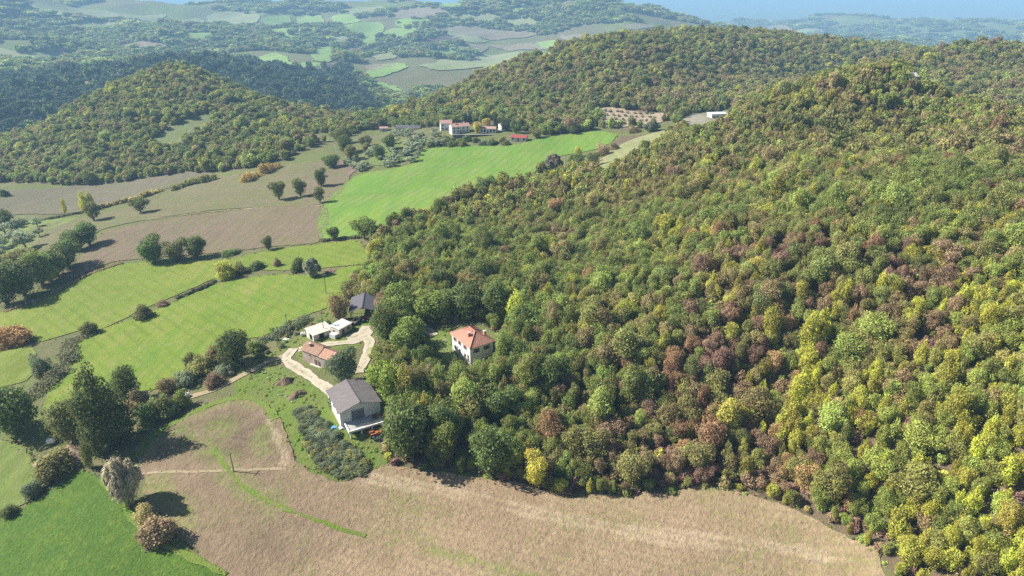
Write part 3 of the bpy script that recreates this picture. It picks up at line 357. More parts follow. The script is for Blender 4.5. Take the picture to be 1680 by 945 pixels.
[-14.1,465.7,8.1,4.2,"bush","dkgreen","shrub","dense shrub in the belt between white villa and bright field","shrub","shrubs below the white villa"],
[-36.8,473.4,6.2,5.5,"bush","dkolive","shrub","dense shrub in the belt between white villa and bright field","shrub","shrubs below the white villa"],
[71.1,568.9,3.4,3.0,"olive","dkolive","orchard_tree","small dark tree planted in rows on the tan orchard plot","tree","orchard trees on the tan plot"],
[76.0,565.3,2.9,3.0,"olive","dkolive","orchard_tree","small dark tree planted in rows on the tan orchard plot","tree","orchard trees on the tan plot"],
[79.7,562.4,3.2,2.7,"olive","dkolive","orchard_tree","small dark tree planted in rows on the tan orchard plot","tree","orchard trees on the tan plot"],
[85.4,561.8,3.0,2.1,"olive","dkolive","orchard_tree","small dark tree planted in rows on the tan orchard plot","tree","orchard trees on the tan plot"],
[88.2,559.4,3.7,2.2,"olive","dkolive","orchard_tree","small dark tree planted in rows on the tan orchard plot","tree","orchard trees on the tan plot"],
[92.5,555.1,3.2,2.4,"olive","dkolive","orchard_tree","small dark tree planted in rows on the tan orchard plot","tree","orchard trees on the tan plot"],
[97.8,551.6,2.8,2.1,"olive","dkolive","orchard_tree","small dark tree planted in rows on the tan orchard plot","tree","orchard trees on the tan plot"],
[101.5,548.3,3.7,2.1,"olive","dkolive","orchard_tree","small dark tree planted in rows on the tan orchard plot","tree","orchard trees on the tan plot"],
[106.1,545.4,3.6,2.2,"olive","dkolive","orchard_tree","small dark tree planted in rows on the tan orchard plot","tree","orchard trees on the tan plot"],
[109.6,543.3,3.6,2.1,"olive","dkolive","orchard_tree","small dark tree planted in rows on the tan orchard plot","tree","orchard trees on the tan plot"],
[71.6,556.7,3.7,2.0,"olive","dkolive","orchard_tree","small dark tree planted in rows on the tan orchard plot","tree","orchard trees on the tan plot"],
[76.0,553.0,2.7,2.5,"olive","dkolive","orchard_tree","small dark tree planted in rows on the tan orchard plot","tree","orchard trees on the tan plot"],
[80.9,552.4,3.3,2.3,"olive","dkolive","orchard_tree","small dark tree planted in rows on the tan orchard plot","tree","orchard trees on the tan plot"],
[84.4,546.9,3.6,2.3,"olive","dkolive","orchard_tree","small dark tree planted in rows on the tan orchard plot","tree","orchard trees on the tan plot"],
[89.4,547.0,3.4,2.2,"olive","dkolive","orchard_tree","small dark tree planted in rows on the tan orchard plot","tree","orchard trees on the tan plot"],
[93.5,541.4,3.4,2.0,"olive","dkolive","orchard_tree","small dark tree planted in rows on the tan orchard plot","tree","orchard trees on the tan plot"],
[96.8,537.6,2.5,2.3,"olive","dkolive","orchard_tree","small dark tree planted in rows on the tan orchard plot","tree","orchard trees on the tan plot"],
[100.9,535.2,2.7,2.7,"olive","dkolive","orchard_tree","small dark tree planted in rows on the tan orchard plot","tree","orchard trees on the tan plot"],
[105.3,527.6,3.2,2.3,"olive","dkolive","orchard_tree","small dark tree planted in rows on the tan orchard plot","tree","orchard trees on the tan plot"],
[107.4,521.4,3.3,1.9,"olive","dkolive","orchard_tree","small dark tree planted in rows on the tan orchard plot","tree","orchard trees on the tan plot"],
[67.8,544.8,2.5,2.7,"olive","dkolive","orchard_tree","small dark tree planted in rows on the tan orchard plot","tree","orchard trees on the tan plot"],
[72.3,541.0,3.1,2.7,"olive","dkolive","orchard_tree","small dark tree planted in rows on the tan orchard plot","tree","orchard trees on the tan plot"],
[77.2,538.7,2.6,2.3,"olive","dkolive","orchard_tree","small dark tree planted in rows on the tan orchard plot","tree","orchard trees on the tan plot"],
[80.5,537.8,3.5,2.4,"olive","dkolive","orchard_tree","small dark tree planted in rows on the tan orchard plot","tree","orchard trees on the tan plot"],
[85.4,530.4,3.1,2.6,"olive","dkolive","orchard_tree","small dark tree planted in rows on the tan orchard plot","tree","orchard trees on the tan plot"],
[89.3,524.3,2.7,2.7,"olive","dkolive","orchard_tree","small dark tree planted in rows on the tan orchard plot","tree","orchard trees on the tan plot"],
[92.9,524.1,2.9,2.4,"olive","dkolive","orchard_tree","small dark tree planted in rows on the tan orchard plot","tree","orchard trees on the tan plot"],
[95.5,509.1,3.0,2.5,"olive","dkolive","orchard_tree","small dark tree planted in rows on the tan orchard plot","tree","orchard trees on the tan plot"],
[98.9,507.4,2.9,2.4,"olive","dkolive","orchard_tree","small dark tree planted in rows on the tan orchard plot","tree","orchard trees on the tan plot"],
[101.0,493.9,2.3,2.4,"olive","dkolive","orchard_tree","small dark tree planted in rows on the tan orchard plot","tree","orchard trees on the tan plot"],
[69.1,524.9,3.3,2.0,"olive","dkolive","orchard_tree","small dark tree planted in rows on the tan orchard plot","tree","orchard trees on the tan plot"],
[72.1,516.1,2.6,2.6,"olive","dkolive","orchard_tree","small dark tree planted in rows on the tan orchard plot","tree","orchard trees on the tan plot"],
[75.3,512.9,2.4,2.5,"olive","dkolive","orchard_tree","small dark tree planted in rows on the tan orchard plot","tree","orchard trees on the tan plot"],
[79.3,511.5,2.5,2.6,"olive","dkolive","orchard_tree","small dark tree planted in rows on the tan orchard plot","tree","orchard trees on the tan plot"],
[82.8,505.9,2.8,2.0,"olive","dkolive","orchard_tree","small dark tree planted in rows on the tan orchard plot","tree","orchard trees on the tan plot"],
[85.7,496.6,3.0,2.4,"olive","dkolive","orchard_tree","small dark tree planted in rows on the tan orchard plot","tree","orchard trees on the tan plot"],
[89.0,491.4,2.4,1.8,"olive","dkolive","orchard_tree","small dark tree planted in rows on the tan orchard plot","tree","orchard trees on the tan plot"],
[92.2,483.3,3.0,2.2,"olive","dkolive","orchard_tree","small dark tree planted in rows on the tan orchard plot","tree","orchard trees on the tan plot"]]
HEDGES = [
["dark bramble hedge curving down between corner meadow and main meadow",5.0,2.2,"bramble",[[-152.6,218.1],[-156.3,213.6],[-153.7,205.5],[-149.1,196.7],[-146.8,188.6],[-147.3,183.0],[-149.2,178.9]]],
["narrow dark ditch hedge running up the middle of the meadows",1.7,1.1,"bramble",[[-131.7,243.0],[-128.9,246.7],[-125.2,249.8],[-122.5,256.5]]],
["thin dry hedge along the stubble field bottom",1.5,0.8,"brown",[[-206.9,249.8],[-199.0,257.3],[-194.1,271.1],[-190.1,283.0],[-181.2,292.9]]],
["autumn yellow and brown hedge across the fallow hillside",3.0,2.8,"autumn",[[-258.4,410.5],[-252.2,417.1],[-246.1,424.2],[-242.2,436.2],[-238.9,448.1]]],
["dark bushy hedge continuing up to the orange corner trees",4.0,3.6,"olive",[[-228.2,446.0],[-221.8,455.4],[-210.2,453.7],[-204.6,457.8]]],
["orange and yellow thicket at the corner below the conical hill",5.0,5.0,"autumnor",[[-174.6,432.4],[-170.4,441.4],[-166.3,450.3],[-160.3,458.0]]],
["low dark hedge at the foot of the bright green field",1.6,1.0,"bramble",[[-86.8,292.1],[-77.5,291.0],[-68.9,290.1]]],
["low scrubby hedge on the bank of the thin yellow poplars",1.8,1.2,"bramble",[[-282.6,390.5],[-272.2,397.9],[-264.2,403.7]]],
["ragged bramble belt between the bank lane and meadow",3.6,1.5,"grey",[[-70.4,206.0],[-75.2,201.1],[-79.9,196.4],[-83.2,191.4]]]]
BRAMBLE = [[[-57.6,152.7],[-54.7,154.3],[-49.1,148.0],[-43.7,140.9],[-36.3,135.2],[-34.5,132.0],[-39.4,129.9],[-44.9,131.8],[-50.5,138.0],[-54.9,145.5]]]
SCRUB = [[[-109.5,158.8],[-99.9,177.1],[-88.2,196.8],[-71.5,210.0],[-65.6,203.9],[-71.5,189.0],[-80.7,176.2],[-93.2,161.9],[-104.4,154.0]]]
ROUGH = [[[-80.2,165.1],[-76.7,175.5],[-66.0,177.1],[-50.3,158.5],[-44.0,145.3],[-31.9,138.1],[-29.7,133.5],[-35.2,131.1],[-40.7,128.9],[-46.8,130.4],[-52.5,135.2],[-58.3,144.9],[-67.6,158.9]],[[-62.2,176.5],[-53.6,171.8],[-45.8,187.4],[-42.9,198.6],[-49.1,204.3],[-67.3,195.1],[-68.8,186.6]],[[-78.9,166.3],[-69.7,183.1],[-67.3,195.1],[-72.8,193.2],[-83.3,173.4]],[[-22.2,133.0],[-15.1,137.2],[-5.9,132.0],[0.0,126.2],[-11.6,128.9]],[[-64.2,233.8],[-58.3,250.7],[-48.3,228.8],[-55.5,215.1],[-65.6,203.9]],[[-27.0,190.6],[-19.1,188.7],[-12.4,171.4],[-19.3,169.6],[-25.4,176.7]]]
OPEN = [[[-122.9,98.2],[-517.3,569.4],[-404.8,525.2],[-332.2,501.8],[-243.1,493.5],[-188.7,471.2],[-160.0,478.1],[-145.7,525.0],[-134.1,603.5],[-109.2,616.6],[-57.1,536.4],[-37.6,530.6],[8.8,496.5],[25.6,478.7],[65.6,492.4],[73.7,459.7],[56.1,415.8],[42.5,365.2],[20.3,369.4],[-3.2,352.3],[-22.9,328.7],[-36.1,309.1],[-50.6,298.4],[-62.9,287.9],[-55.4,243.1],[-61.2,232.8],[-58.8,216.0],[-45.0,206.9],[-42.0,192.4],[-42.0,179.6],[-40.6,166.2],[-34.5,156.5],[-32.6,144.8],[-33.1,138.1],[-29.6,133.1],[-20.6,131.5],[-11.6,129.6],[-1.4,126.3],[5.6,123.5],[13.8,121.2],[22.0,120.7],[32.8,120.2],[42.2,120.3],[49.6,118.2],[57.4,113.8],[63.0,108.4],[68.0,102.9],[71.1,98.3],[71.3,94.3],[69.6,86.0]],[[-22.2,191.3],[-11.9,194.0],[-1.8,179.4],[-2.1,169.9],[-6.8,164.2],[-12.7,162.4],[-19.7,164.4],[-24.5,176.5],[-29.7,189.5],[-30.7,197.0]],[[103.7,449.1],[82.0,366.0],[54.6,333.8],[43.2,325.9],[40.0,347.7],[44.9,397.5],[60.0,417.3],[76.4,426.9],[92.5,452.2]],[[56.7,471.3],[69.6,458.8],[92.0,439.9],[109.7,458.1],[116.0,495.8],[88.0,472.1],[64.2,498.7],[60.1,540.1]],[[69.2,579.9],[81.1,578.2],[102.5,555.6],[122.0,533.4],[106.5,491.8],[88.9,477.3],[64.9,504.6],[63.4,544.6]],[[104.9,446.0],[134.7,528.3],[171.4,542.8],[119.2,367.3],[106.3,357.5],[94.6,366.2]],[[-314.6,594.0],[-310.5,625.3],[-298.4,648.6],[-284.1,658.9],[-273.1,626.5],[-276.3,595.7],[-284.0,570.0],[-298.4,570.2]],[[-166.3,538.8],[-178.6,589.8],[-156.8,597.5],[-139.7,534.9]],[[16.0,151.9],[19.0,149.2],[20.7,142.2],[16.2,143.0]],[[-13.6,137.1],[-6.0,136.7],[-5.9,132.0],[-14.7,131.7]],[[180.6,322.6],[201.0,315.2],[197.2,306.3],[177.3,313.2]],[[203.0,366.0],[332.8,585.5],[203.0,355.0],[197.6,354.1]]]
ZONES = {'yellow': [[83.2,120.1,22],[86.0,97.0,18],[71.8,131.3,14],[104.3,124.3,20],[94.8,126.0,18],[62.7,122.5,8],[76.1,110.1,12],[94.7,107.4,16]],
  'purple': [[84.2,158.3,18],[65.0,158.2,14],[41.2,128.4,10],[57.0,125.2,9],[28.6,128.6,9],[55.5,148.8,12],[36.9,145.4,8],[75.9,169.6,14]],
  'green': [[-15.4,163.3,30],[1.8,177.2,28],[-32.0,199.9,25],[12.1,205.1,25],[-13.9,239.1,30],[20.0,160.6,18],[42.4,234.0,20],[110.5,193.6,20],[147.2,210.3,20],[14.1,173.2,20],[-33.8,250.0,25]],
  'brown': [[177.9,301.5,40],[63.2,261.9,25],[29.6,288.5,25],[178.8,261.2,30],[99.7,307.4,30],[137.3,337.8,40],[57.2,296.7,25]]}
POLES = [[-68.7,228.6,8],[-74.0,199.1,7],[-60.9,195.1,8],[-67.8,132.7,6],[30.7,383.7,8],[72.8,453.1,8],[325.8,874.6,9],[428.3,825.1,9],[389.6,830.1,9]]
ROCKS = [[202.6,359.6]]
HEAPS = [[[-65.2,168.1],2.8,1.9,1.3,"soil","dark soil heap left of the stone farmhouse track, upper one","soil_heap","heap"],[[-59.5,160.8],3.2,1.9,1.2,"soil","dark soil heap below the upper one beside the track","soil_heap","heap"],[[-116.9,146.0],7.0,5.5,2.6,"brush","dry brown brush mound beneath the tall poplar","brush_heap","heap"],[[-102.3,166.8],4.5,2.6,1.5,"brush","pinkish dry brush bank behind the lane bushes","brush_heap","heap"],[[-64.2,187.4],1.6,1.0,0.6,"brush","small dry woodpile at the stone farmhouse corner","woodpile","heap"]]
TANKS = [[[-125.9,152.1],1.6,0.8,20,"shiny white tank in the shadow beside the dry brush mound"],[[-93.5,165.6],1.3,0.6,60,"small white tank on the lane bank"],[[-67.9,195.6],1.2,0.6,10,"white tank at the corner of the pale low shed"]]
TARPS = [[[-46.0,145.1],1.6,1.0,0.4,"blue_tarp","crumpled light blue tarp in the grass left of the barn","tarp","tarp"],[[-73.4,194.5],1.8,1.0,0.2,"white_paint","small white sheet on the grass left of the stone house","tarp","tarp"],[[-34.4,141.5],2.2,1.7,0.5,"white_paint","bright white sheet on the ground below the terrace","tarp","tarp"],[[-43.6,144.8],1.8,1.0,0.3,"white_paint","white sheet at the left foot of the terrace","tarp","tarp"]]
BOULDERS = [[-71.6,171.3],[-69.0,167.7],[-68.5,170.2],[-72.2,168.9],[-65.4,164.2],[-63.0,160.8],[-68.4,164.7],[-60.3,157.4],[-73.3,174.2],[-65.4,161.8],[-77.0,179.0],[-29.0,191.1]]
POLE_L = ["utility pole in the meadow above the low sheds","utility pole on the meadow edge left of the pale shed","utility pole in front of the pale low shed","thin pole standing in the ploughed field","utility pole in the bright field by the pinkish bush","utility pole at the lane bend under the orchard","leftmost small pole on the far wooded ridge","right small pole on the far wooded ridge","middle small pole on the far wooded ridge"]
# ---------------------------------------------------------------- terrain function
def _hash(ix, iy, seed):
    ix = ix.astype(np.int64).astype(np.uint64); iy = iy.astype(np.int64).astype(np.uint64)
    h = ix * np.uint64(374761393) + iy * np.uint64(668265263) + np.uint64(seed * 974711 + 12345)
    h = (h ^ (h >> np.uint64(13))) * np.uint64(1274126177)
    h = h ^ (h >> np.uint64(16))
    return (h & np.uint64(0xFFFFFF)).astype(np.float64) / 0xFFFFFF

def vnoise(x, y, seed=0):
    """smooth value noise, -1..1"""
    fx = np.floor(x); fy = np.floor(y)
    tx = x - fx; ty = y - fy
    tx = tx * tx * tx * (tx * (tx * 6 - 15) + 10); ty = ty * ty * ty * (ty * (ty * 6 - 15) + 10)
    a = _hash(fx, fy, seed); b = _hash(fx + 1, fy, seed); c = _hash(fx, fy + 1, seed); d = _hash(fx + 1, fy + 1, seed)
    return ((a * (1 - tx) + b * tx) * (1 - ty) + (c * (1 - tx) + d * tx) * ty) * 2 - 1

def fbm(x, y, seed=0, octs=3):
    s = 0; a = 1; n = 0
    for k in range(octs):
        s = s + a * vnoise(x * 2 ** k + 17.3 * k, y * 2 ** k - 9.1 * k, seed + k); n += a; a *= 0.5
    return s / n

def smooth(a, b, x):
    t = np.clip((x - a) / (b - a), 0, 1)
    return t * t * (3 - 2 * t)

def _lp(x, y):
    return np.arctan2(x, y), 0.5 * np.log(x * x + y * y + 900.0)

_C = np.array(SURVEY, float)                      # surveyed ground points x, y, z
_cu, _cv = _lp(_C[:, 0], _C[:, 1])
def _tps(d2):
    return 0.5 * d2 * np.log(d2 + 1e-12)
_n = len(_C)
_A = np.zeros((_n + 3, _n + 3))
_A[:_n, :_n] = _tps((_cu[:, None] - _cu[None]) ** 2 + (_cv[:, None] - _cv[None]) ** 2) + np.eye(_n) * 2e-4
_A[:_n, _n] = 1; _A[:_n, _n + 1] = _cu; _A[:_n, _n + 2] = _cv
_A[_n:, :_n] = _A[:_n, _n:].T
_W = np.linalg.solve(_A, np.concatenate([_C[:, 2], np.zeros(3)]))

def height(x, y):
    """height of the bare ground at x, y (arrays)"""
    x = np.asarray(x, float); y = np.asarray(y, float)
    sh = np.broadcast(x, y).shape
    x = np.broadcast_to(x, sh).ravel(); y = np.broadcast_to(y, sh).ravel()
    out = np.empty(len(x))
    for i in range(0, len(x), 40000):
        xs = x[i:i + 40000]; ys = y[i:i + 40000]
        u, v = _lp(xs, ys)
        d2 = (u[:, None] - _cu[None]) ** 2 + (v[:, None] - _cv[None]) ** 2
        z = _tps(d2) @ _W[:_n] + _W[_n] + _W[_n + 1] * u + _W[_n + 2] * v
        r = np.hypot(xs, ys)
        z = z + 0.5 * fbm(xs / 34, ys / 34, 3, 2) * smooth(40, 90, r)
        z = z + 2.6 * fbm(xs / 120, ys / 120, 5, 2) * smooth(330, 800, r)
        z = z + 21 * fbm(xs / 320, ys / 320, 7, 3) * smooth(1250, 1900, r)
        far = smooth(1600, 2500, r) * (1 - smooth(5500, 7500, r))
        z = z + 58 * (0.28 - np.abs(fbm(xs / 700, ys / 700, 9, 4)) * 1.5) * far
        out[i:i + 40000] = z
    return out.reshape(sh)


# ---------------------------------------------------------------- helpers
def link(o, parent=None, kind=None, label=None, cat=None, group=None):
    COL.objects.link(o)
    if parent is not None: o.parent = parent
    if kind: o['kind'] = kind
    if label: o['label'] = label
    if cat: o['category'] = cat
    if group: o['group'] = group
    return o

def mesh_np(name, verts, faces, mats=(), attrs=None, smooth=False, mat_index=None):
    """mesh from arrays: verts (N,3); faces (M,3|4); attrs name -> (domain, type, data)"""
    me = bpy.data.meshes.new(name)
    verts = np.asarray(verts, np.float32); faces = np.asarray(faces, np.int32)
    m, k = faces.shape
    me.vertices.add(len(verts)); me.vertices.foreach_set('co', verts.ravel())
    me.loops.add(m * k); me.loops.foreach_set('vertex_index', faces.ravel())
    me.polygons.add(m); me.polygons.foreach_set('loop_start', np.arange(0, m * k, k, dtype=np.int32))
    me.polygons.foreach_set('loop_total', np.full(m, k, np.int32))
    if smooth: me.polygons.foreach_set('use_smooth', np.ones(m, bool))
    if mat_index is not None: me.polygons.foreach_set('material_index', np.asarray(mat_index, np.int32))
    for ma in mats: me.materials.append(ma)
    me.update(calc_edges=True)
    for an, (dom, typ, data) in (attrs or {}).items():
        a = me.attributes.new(an, typ, dom)
        key = {'FLOAT': 'value', 'INT': 'value', 'FLOAT_VECTOR': 'vector', 'FLOAT_COLOR': 'color'}[typ]
        a.data.foreach_set(key, np.asarray(data, np.int32 if typ == 'INT' else np.float32).ravel())
    me.validate(); return me

class NT:
    """small node-graph helper"""
    def __init__(s, name):
        s.m = bpy.data.materials.new(name); s.m.use_nodes = True; s.t = s.m.node_tree
        s.bsdf = s.t.nodes['Principled BSDF']; s.out = s.t.nodes['Material Output']
        s.bsdf.inputs['Roughness'].default_value = 0.9; s.bsdf.inputs['Specular IOR Level'].default_value = 0.15
    def n(s, typ, **kw):
        nd = s.t.nodes.new(typ)
        for k, v in kw.items(): setattr(nd, k, v)
        return nd
    def l(s, a, b): s.t.links.new(a, b)
    def val(s, sock, v):
        if isinstance(v, bpy.types.NodeSocket): s.l(v, sock)
        else: sock.default_value = v
    def coord(s, scale=(1, 1, 1), rot=0):
        if not hasattr(s, 'geo'): s.geo = s.n('ShaderNodeNewGeometry')
        mp = s.n('ShaderNodeMapping'); s.l(s.geo.outputs['Position'], mp.inputs[0])
        mp.inputs['Rotation'].default_value = (0, 0, rot); mp.inputs['Scale'].default_value = scale
        return mp.outputs[0]
    def noise(s, scale, detail=3, rough=0.6, co=None):
        nd = s.n('ShaderNodeTexNoise'); s.l(co if co is not None else s.coord(), nd.inputs['Vector'])
        nd.inputs['Scale'].default_value = scale; nd.inputs['Detail'].default_value = detail; nd.inputs['Roughness'].default_value = rough
        return nd.outputs['Fac']
    def ramp(s, fac, a, b, lo=0.0, hi=1.0):
        mr = s.n('ShaderNodeMapRange'); s.val(mr.inputs[0], fac)
        mr.inputs[1].default_value = a; mr.inputs[2].default_value = b; mr.inputs[3].default_value = lo; mr.inputs[4].default_value = hi
        return mr.outputs[0]
    def mix(s, fac, a, b, mode='MIX'):
        nd = s.n('ShaderNodeMix', data_type='RGBA', blend_type=mode); s.val(nd.inputs[0], fac)
        s.val(nd.inputs[6], a if isinstance(a, bpy.types.NodeSocket) else (*a, 1)); s.val(nd.inputs[7], b if isinstance(b, bpy.types.NodeSocket) else (*b, 1))
        return nd.outputs[2]
    def math(s, op, a, b=0.0):
        nd = s.n('ShaderNodeMath', operation=op); s.val(nd.inputs[0], a); s.val(nd.inputs[1], b); return nd.outputs[0]
    def attr(s, name, typ='GEOMETRY', out='Fac'):
        nd = s.n('ShaderNodeAttribute', attribute_name=name, attribute_type=typ); return nd.outputs[out]
    def bump(s, h, dist, strength=1.0):
        b = s.n('ShaderNodeBump'); s.l(h, b.inputs['Height']); b.inputs['Distance'].default_value = dist; b.inputs['Strength'].default_value = strength
        s.l(b.outputs[0], s.bsdf.inputs['Normal'])
    def color(s, c): s.val(s.bsdf.inputs['Base Color'], c if isinstance(c, bpy.types.NodeSocket) else (*c, 1))

def plain(name, col, rough=0.8, var=0.18, scale=1.5, metal=0.0, spec=0.2):
    t = NT(name)
    f = t.noise(scale, 4); f2 = t.noise(scale * 7, 3)
    c = t.mix(t.ramp(f, .3, .7), tuple(x * (1 - var) for x in col), tuple(min(1, x * (1 + var)) for x in col))
    c = t.mix(t.ramp(f2, .35, .75, 0, .35), c, tuple(x * .6 for x in col))
    t.color(c); t.bsdf.inputs['Roughness'].default_value = rough; t.bsdf.inputs['Metallic'].default_value = metal; t.bsdf.inputs['Specular IOR Level'].default_value = spec
    return t.m

def in_poly(px, py, poly):
    p = np.asarray(poly, float); x = np.asarray(px); y = np.asarray(py); r = np.zeros(x.shape, bool)
    j = len(p) - 1
    for i in range(len(p)):
        xi, yi = p[i]; xj, yj = p[j]
        if yi != yj:
            r ^= ((yi > y) != (yj > y)) & (x < (xj - xi) * (y - yi) / (yj - yi) + xi)
        j = i
    return r

def dist_line(px, py, pts):
    """distance from points to a polyline"""
    d = np.full(np.shape(px), 1e9)
    for (ax, ay), (bx, by) in zip(pts[:-1], pts[1:]):
        vx, vy = bx - ax, by - ay; L = vx * vx + vy * vy + 1e-9
        t = np.clip(((px - ax) * vx + (py - ay) * vy) / L, 0, 1)
        d = np.minimum(d, np.hypot(px - ax - t * vx, py - ay - t * vy))
    return d

def smooth_line(pts, step, closed=False):
    """Catmull-Rom through the points, resampled"""
    P = [np.array(p, float) for p in pts]; out = []
    n = len(P); rng = range(n if closed else n - 1)
    for i in rng:
        if closed: a, b, c, d = P[(i - 1) % n], P[i], P[(i + 1) % n], P[(i + 2) % n]
        else: a, b, c, d = P[max(i - 1, 0)], P[i], P[i + 1], P[min(i + 2, n - 1)]
        L = np.linalg.norm(c - b); k = max(1, int(L / step))
        ta = 0.5 * min(1, L / (np.linalg.norm(b - a) + 1e-6)); tb = 0.5 * min(1, L / (np.linalg.norm(d - c) + 1e-6))
        m0 = (c - a) * ta; m1 = (d - b) * tb
        for j in range(k):
            t = j / k; h = t * t * t; q = t * t
            out.append((2 * h - 3 * q + 1) * b + (h - 2 * q + t) * m0 + (-2 * h + 3 * q) * c + (h - q) * m1)
    if not closed: out.append(P[-1])
    return np.array(out)

# ---------------------------------------------------------------- ground
M = {}
t = NT('rough_ground')
f1 = t.noise(0.02, 4); f2 = t.noise(0.25, 4, .65); f3 = t.noise(2.2, 3, .7)
c = t.mix(t.ramp(f1, .35, .65), (.17, .16, .075), (.22, .18, .11))
c = t.mix(t.ramp(f2, .4, .7), c, (.12, .14, .045))
lush = t.attr('lush')
g = t.mix(t.ramp(f2, .35, .65), (.125, .215, .024), (.185, .23, .045)); g = t.mix(t.ramp(f1, .5, .72, 0, .5), g, (.27, .23, .12))
c = t.mix(lush, c, g)
c = t.mix(t.attr('litter'), c, t.mix(t.ramp(f2, .35, .65), (.13, .095, .06), (.20, .15, .095)))
c = t.mix(t.ramp(f3, .3, .75, .45, 0), c, (.03, .032, .015))
t.color(c); t.bump(t.math('ADD', f3, f2), .5, .8); M['ground'] = t.m

NA = 760; NR = 740
az_in = np.linspace(-0.74, 0.74, NA)
az_all = np.concatenate([np.linspace(-1.5, -0.76, 40), az_in, np.linspace(0.76, 1.5, 40)])
rr = np.concatenate([np.linspace(8, 70, 22)[:-1], np.exp(np.linspace(math.log(70), math.log(23500), NR))])
AZ, RR = np.meshgrid(az_all, rr)
GX = np.sin(AZ) * RR; GY = np.cos(AZ) * RR; GZ = height(GX, GY)
nr, na = GX.shape
idx = np.arange(nr * na).reshape(nr, na)
gf = np.stack([idx[:-1, :-1], idx[:-1, 1:], idx[1:, 1:], idx[1:, :-1]], -1).reshape(-1, 4)
lushv = np.zeros(GX.shape); near = RR < 420
for p in ROUGH: lushv[near] = np.maximum(lushv[near], in_poly(GX[near], GY[near], p))
opn = np.zeros(GX.shape, bool); vis = RR < 700
for p in OPEN: opn[vis] |= in_poly(GX[vis], GY[vis], p)
lushv = np.clip(lushv * (0.95 + 0.4 * fbm(GX / 9, GY / 9, 31, 2)), 0, 1)
lushv = np.maximum(lushv, 0.45 * opn * np.clip(.6 + fbm(GX / 20, GY / 20, 32, 2), 0, 1))
lushv = np.maximum(lushv, 0.8 * smooth(1300, 2200, RR) * np.clip(.4 + fbm(GX / 200, GY / 200, 33, 2), 0, 1))
litter = np.where(opn, 0, 1.0) * (1 - smooth(900, 1500, RR))
ground_me = mesh_np('ground', np.stack([GX, GY, GZ], -1).reshape(-1, 3), gf, [M['ground']],
                    {'lush': ('POINT', 'FLOAT', lushv), 'litter': ('POINT', 'FLOAT', litter)}, smooth=True)
link(bpy.data.objects.new('ground', ground_me), kind='structure', label='rough grassy ground and hills under everything')

# what can be seen over the crests from the valley (used to skip far trees that no view reaches)
GT = (GZ - CAM_Z) / RR
GMAX = np.maximum.accumulate(GT, axis=0)
def seen(x, y, z, h, slack=0.0):
    r = np.hypot(x, y); a = np.arctan2(x, y)
    j = np.clip(np.searchsorted(az_all, a), 0, na - 1); i = np.clip(np.searchsorted(rr, r * 0.97) - 1, 0, nr - 1)
    return (z + h + slack - CAM_Z) / r >= GMAX[i, j]

# ---------------------------------------------------------------- fields, draped over the ground
def sheet(name, poly, step, mat, lift=0.12, label=None, rag=0.5, attrs=None, rough=0.0, kind='structure', edge=None):
    P = smooth_line(poly, edge or step * 1.6, True)
    wob = np.stack([fbm(P[:, 0] / 5 + 3, P[:, 1] / 5, 41, 3), fbm(P[:, 0] / 5, P[:, 1] / 5 + 7, 42, 3)], -1) * rag * 2
    P = P + wob
    x0, y0 = P.min(0); x1, y1 = P.max(0)
    xs, ys = np.meshgrid(np.arange(x0, x1, step), np.arange(y0, y1, step)); rs = np.random.RandomState(7)
    xs = xs.ravel() + rs.uniform(-.35, .35, xs.size) * step; ys = ys.ravel() + rs.uniform(-.35, .35, ys.size) * step
    k = in_poly(xs, ys, P); k[k] = dist_line(xs[k], ys[k], np.vstack([P, P[:1]])) > step * .4
    pts = np.concatenate([P, np.stack([xs[k], ys[k]], -1)])
    nb = len(P)
    res = delaunay_2d_cdt([Vector(p) for p in pts], [], [list(range(nb))], 1, 1e-4)
    V = np.array([(v.x, v.y) for v in res[0]]); Fc = np.array([f for f in res[2] if len(f) == 3], np.int32)
    r = np.hypot(V[:, 0], V[:, 1])
    z = height(V[:, 0], V[:, 1]) + lift + r * 0.0004
    if rough: z = z + rs.uniform(0, 1, len(z)) ** 2 * rough
    at = {}
    for an, fn in (attrs or {}).items(): at[an] = ('POINT', 'FLOAT', fn(V[:, 0], V[:, 1]))
    me = mesh_np(name, np.column_stack([V, z]), Fc, [mat], at, smooth=not rough)
    return link(bpy.data.objects.new(name, me), kind=kind, label=label)

def field_mat(name, a, b, c=None, big=.03, med=.22, fine=1.6, streak=None, dark=.35, bump=.3, streak_col=None, streak_w=(6, .35), streak_amt=.6):
    t = NT(name)
    n1 = t.noise(big, 4, .6); n2 = t.noise(med, 4, .65); n3 = t.noise(fine, 3, .75)
    col = t.mix(t.ramp(n1, .4, .6), a, b); n0 = t.noise(big * 2.6, 5, .7)
    col = t.mix(t.ramp(n0, .5, .72, 0, .8), col, tuple(x * .72 + y * .0 for x, y in zip(b, a)))
    if c: col = t.mix(t.ramp(n2, .45, .72, 0, .85), col, c)
    if streak is not None:
        co = t.coord((streak_w[1], 1.0 / streak_w[0] * .12, .2), streak); ns = t.noise(1.0, 3, .6, co)
        col = t.mix(t.ramp(ns, .42, .7, 0, streak_amt), col, streak_col or tuple(x * .65 for x in a))
    col = t.mix(t.ramp(n3, .34, .72, dark, 0), col, tuple(x * .45 for x in a))
    return t, col, n2, n3

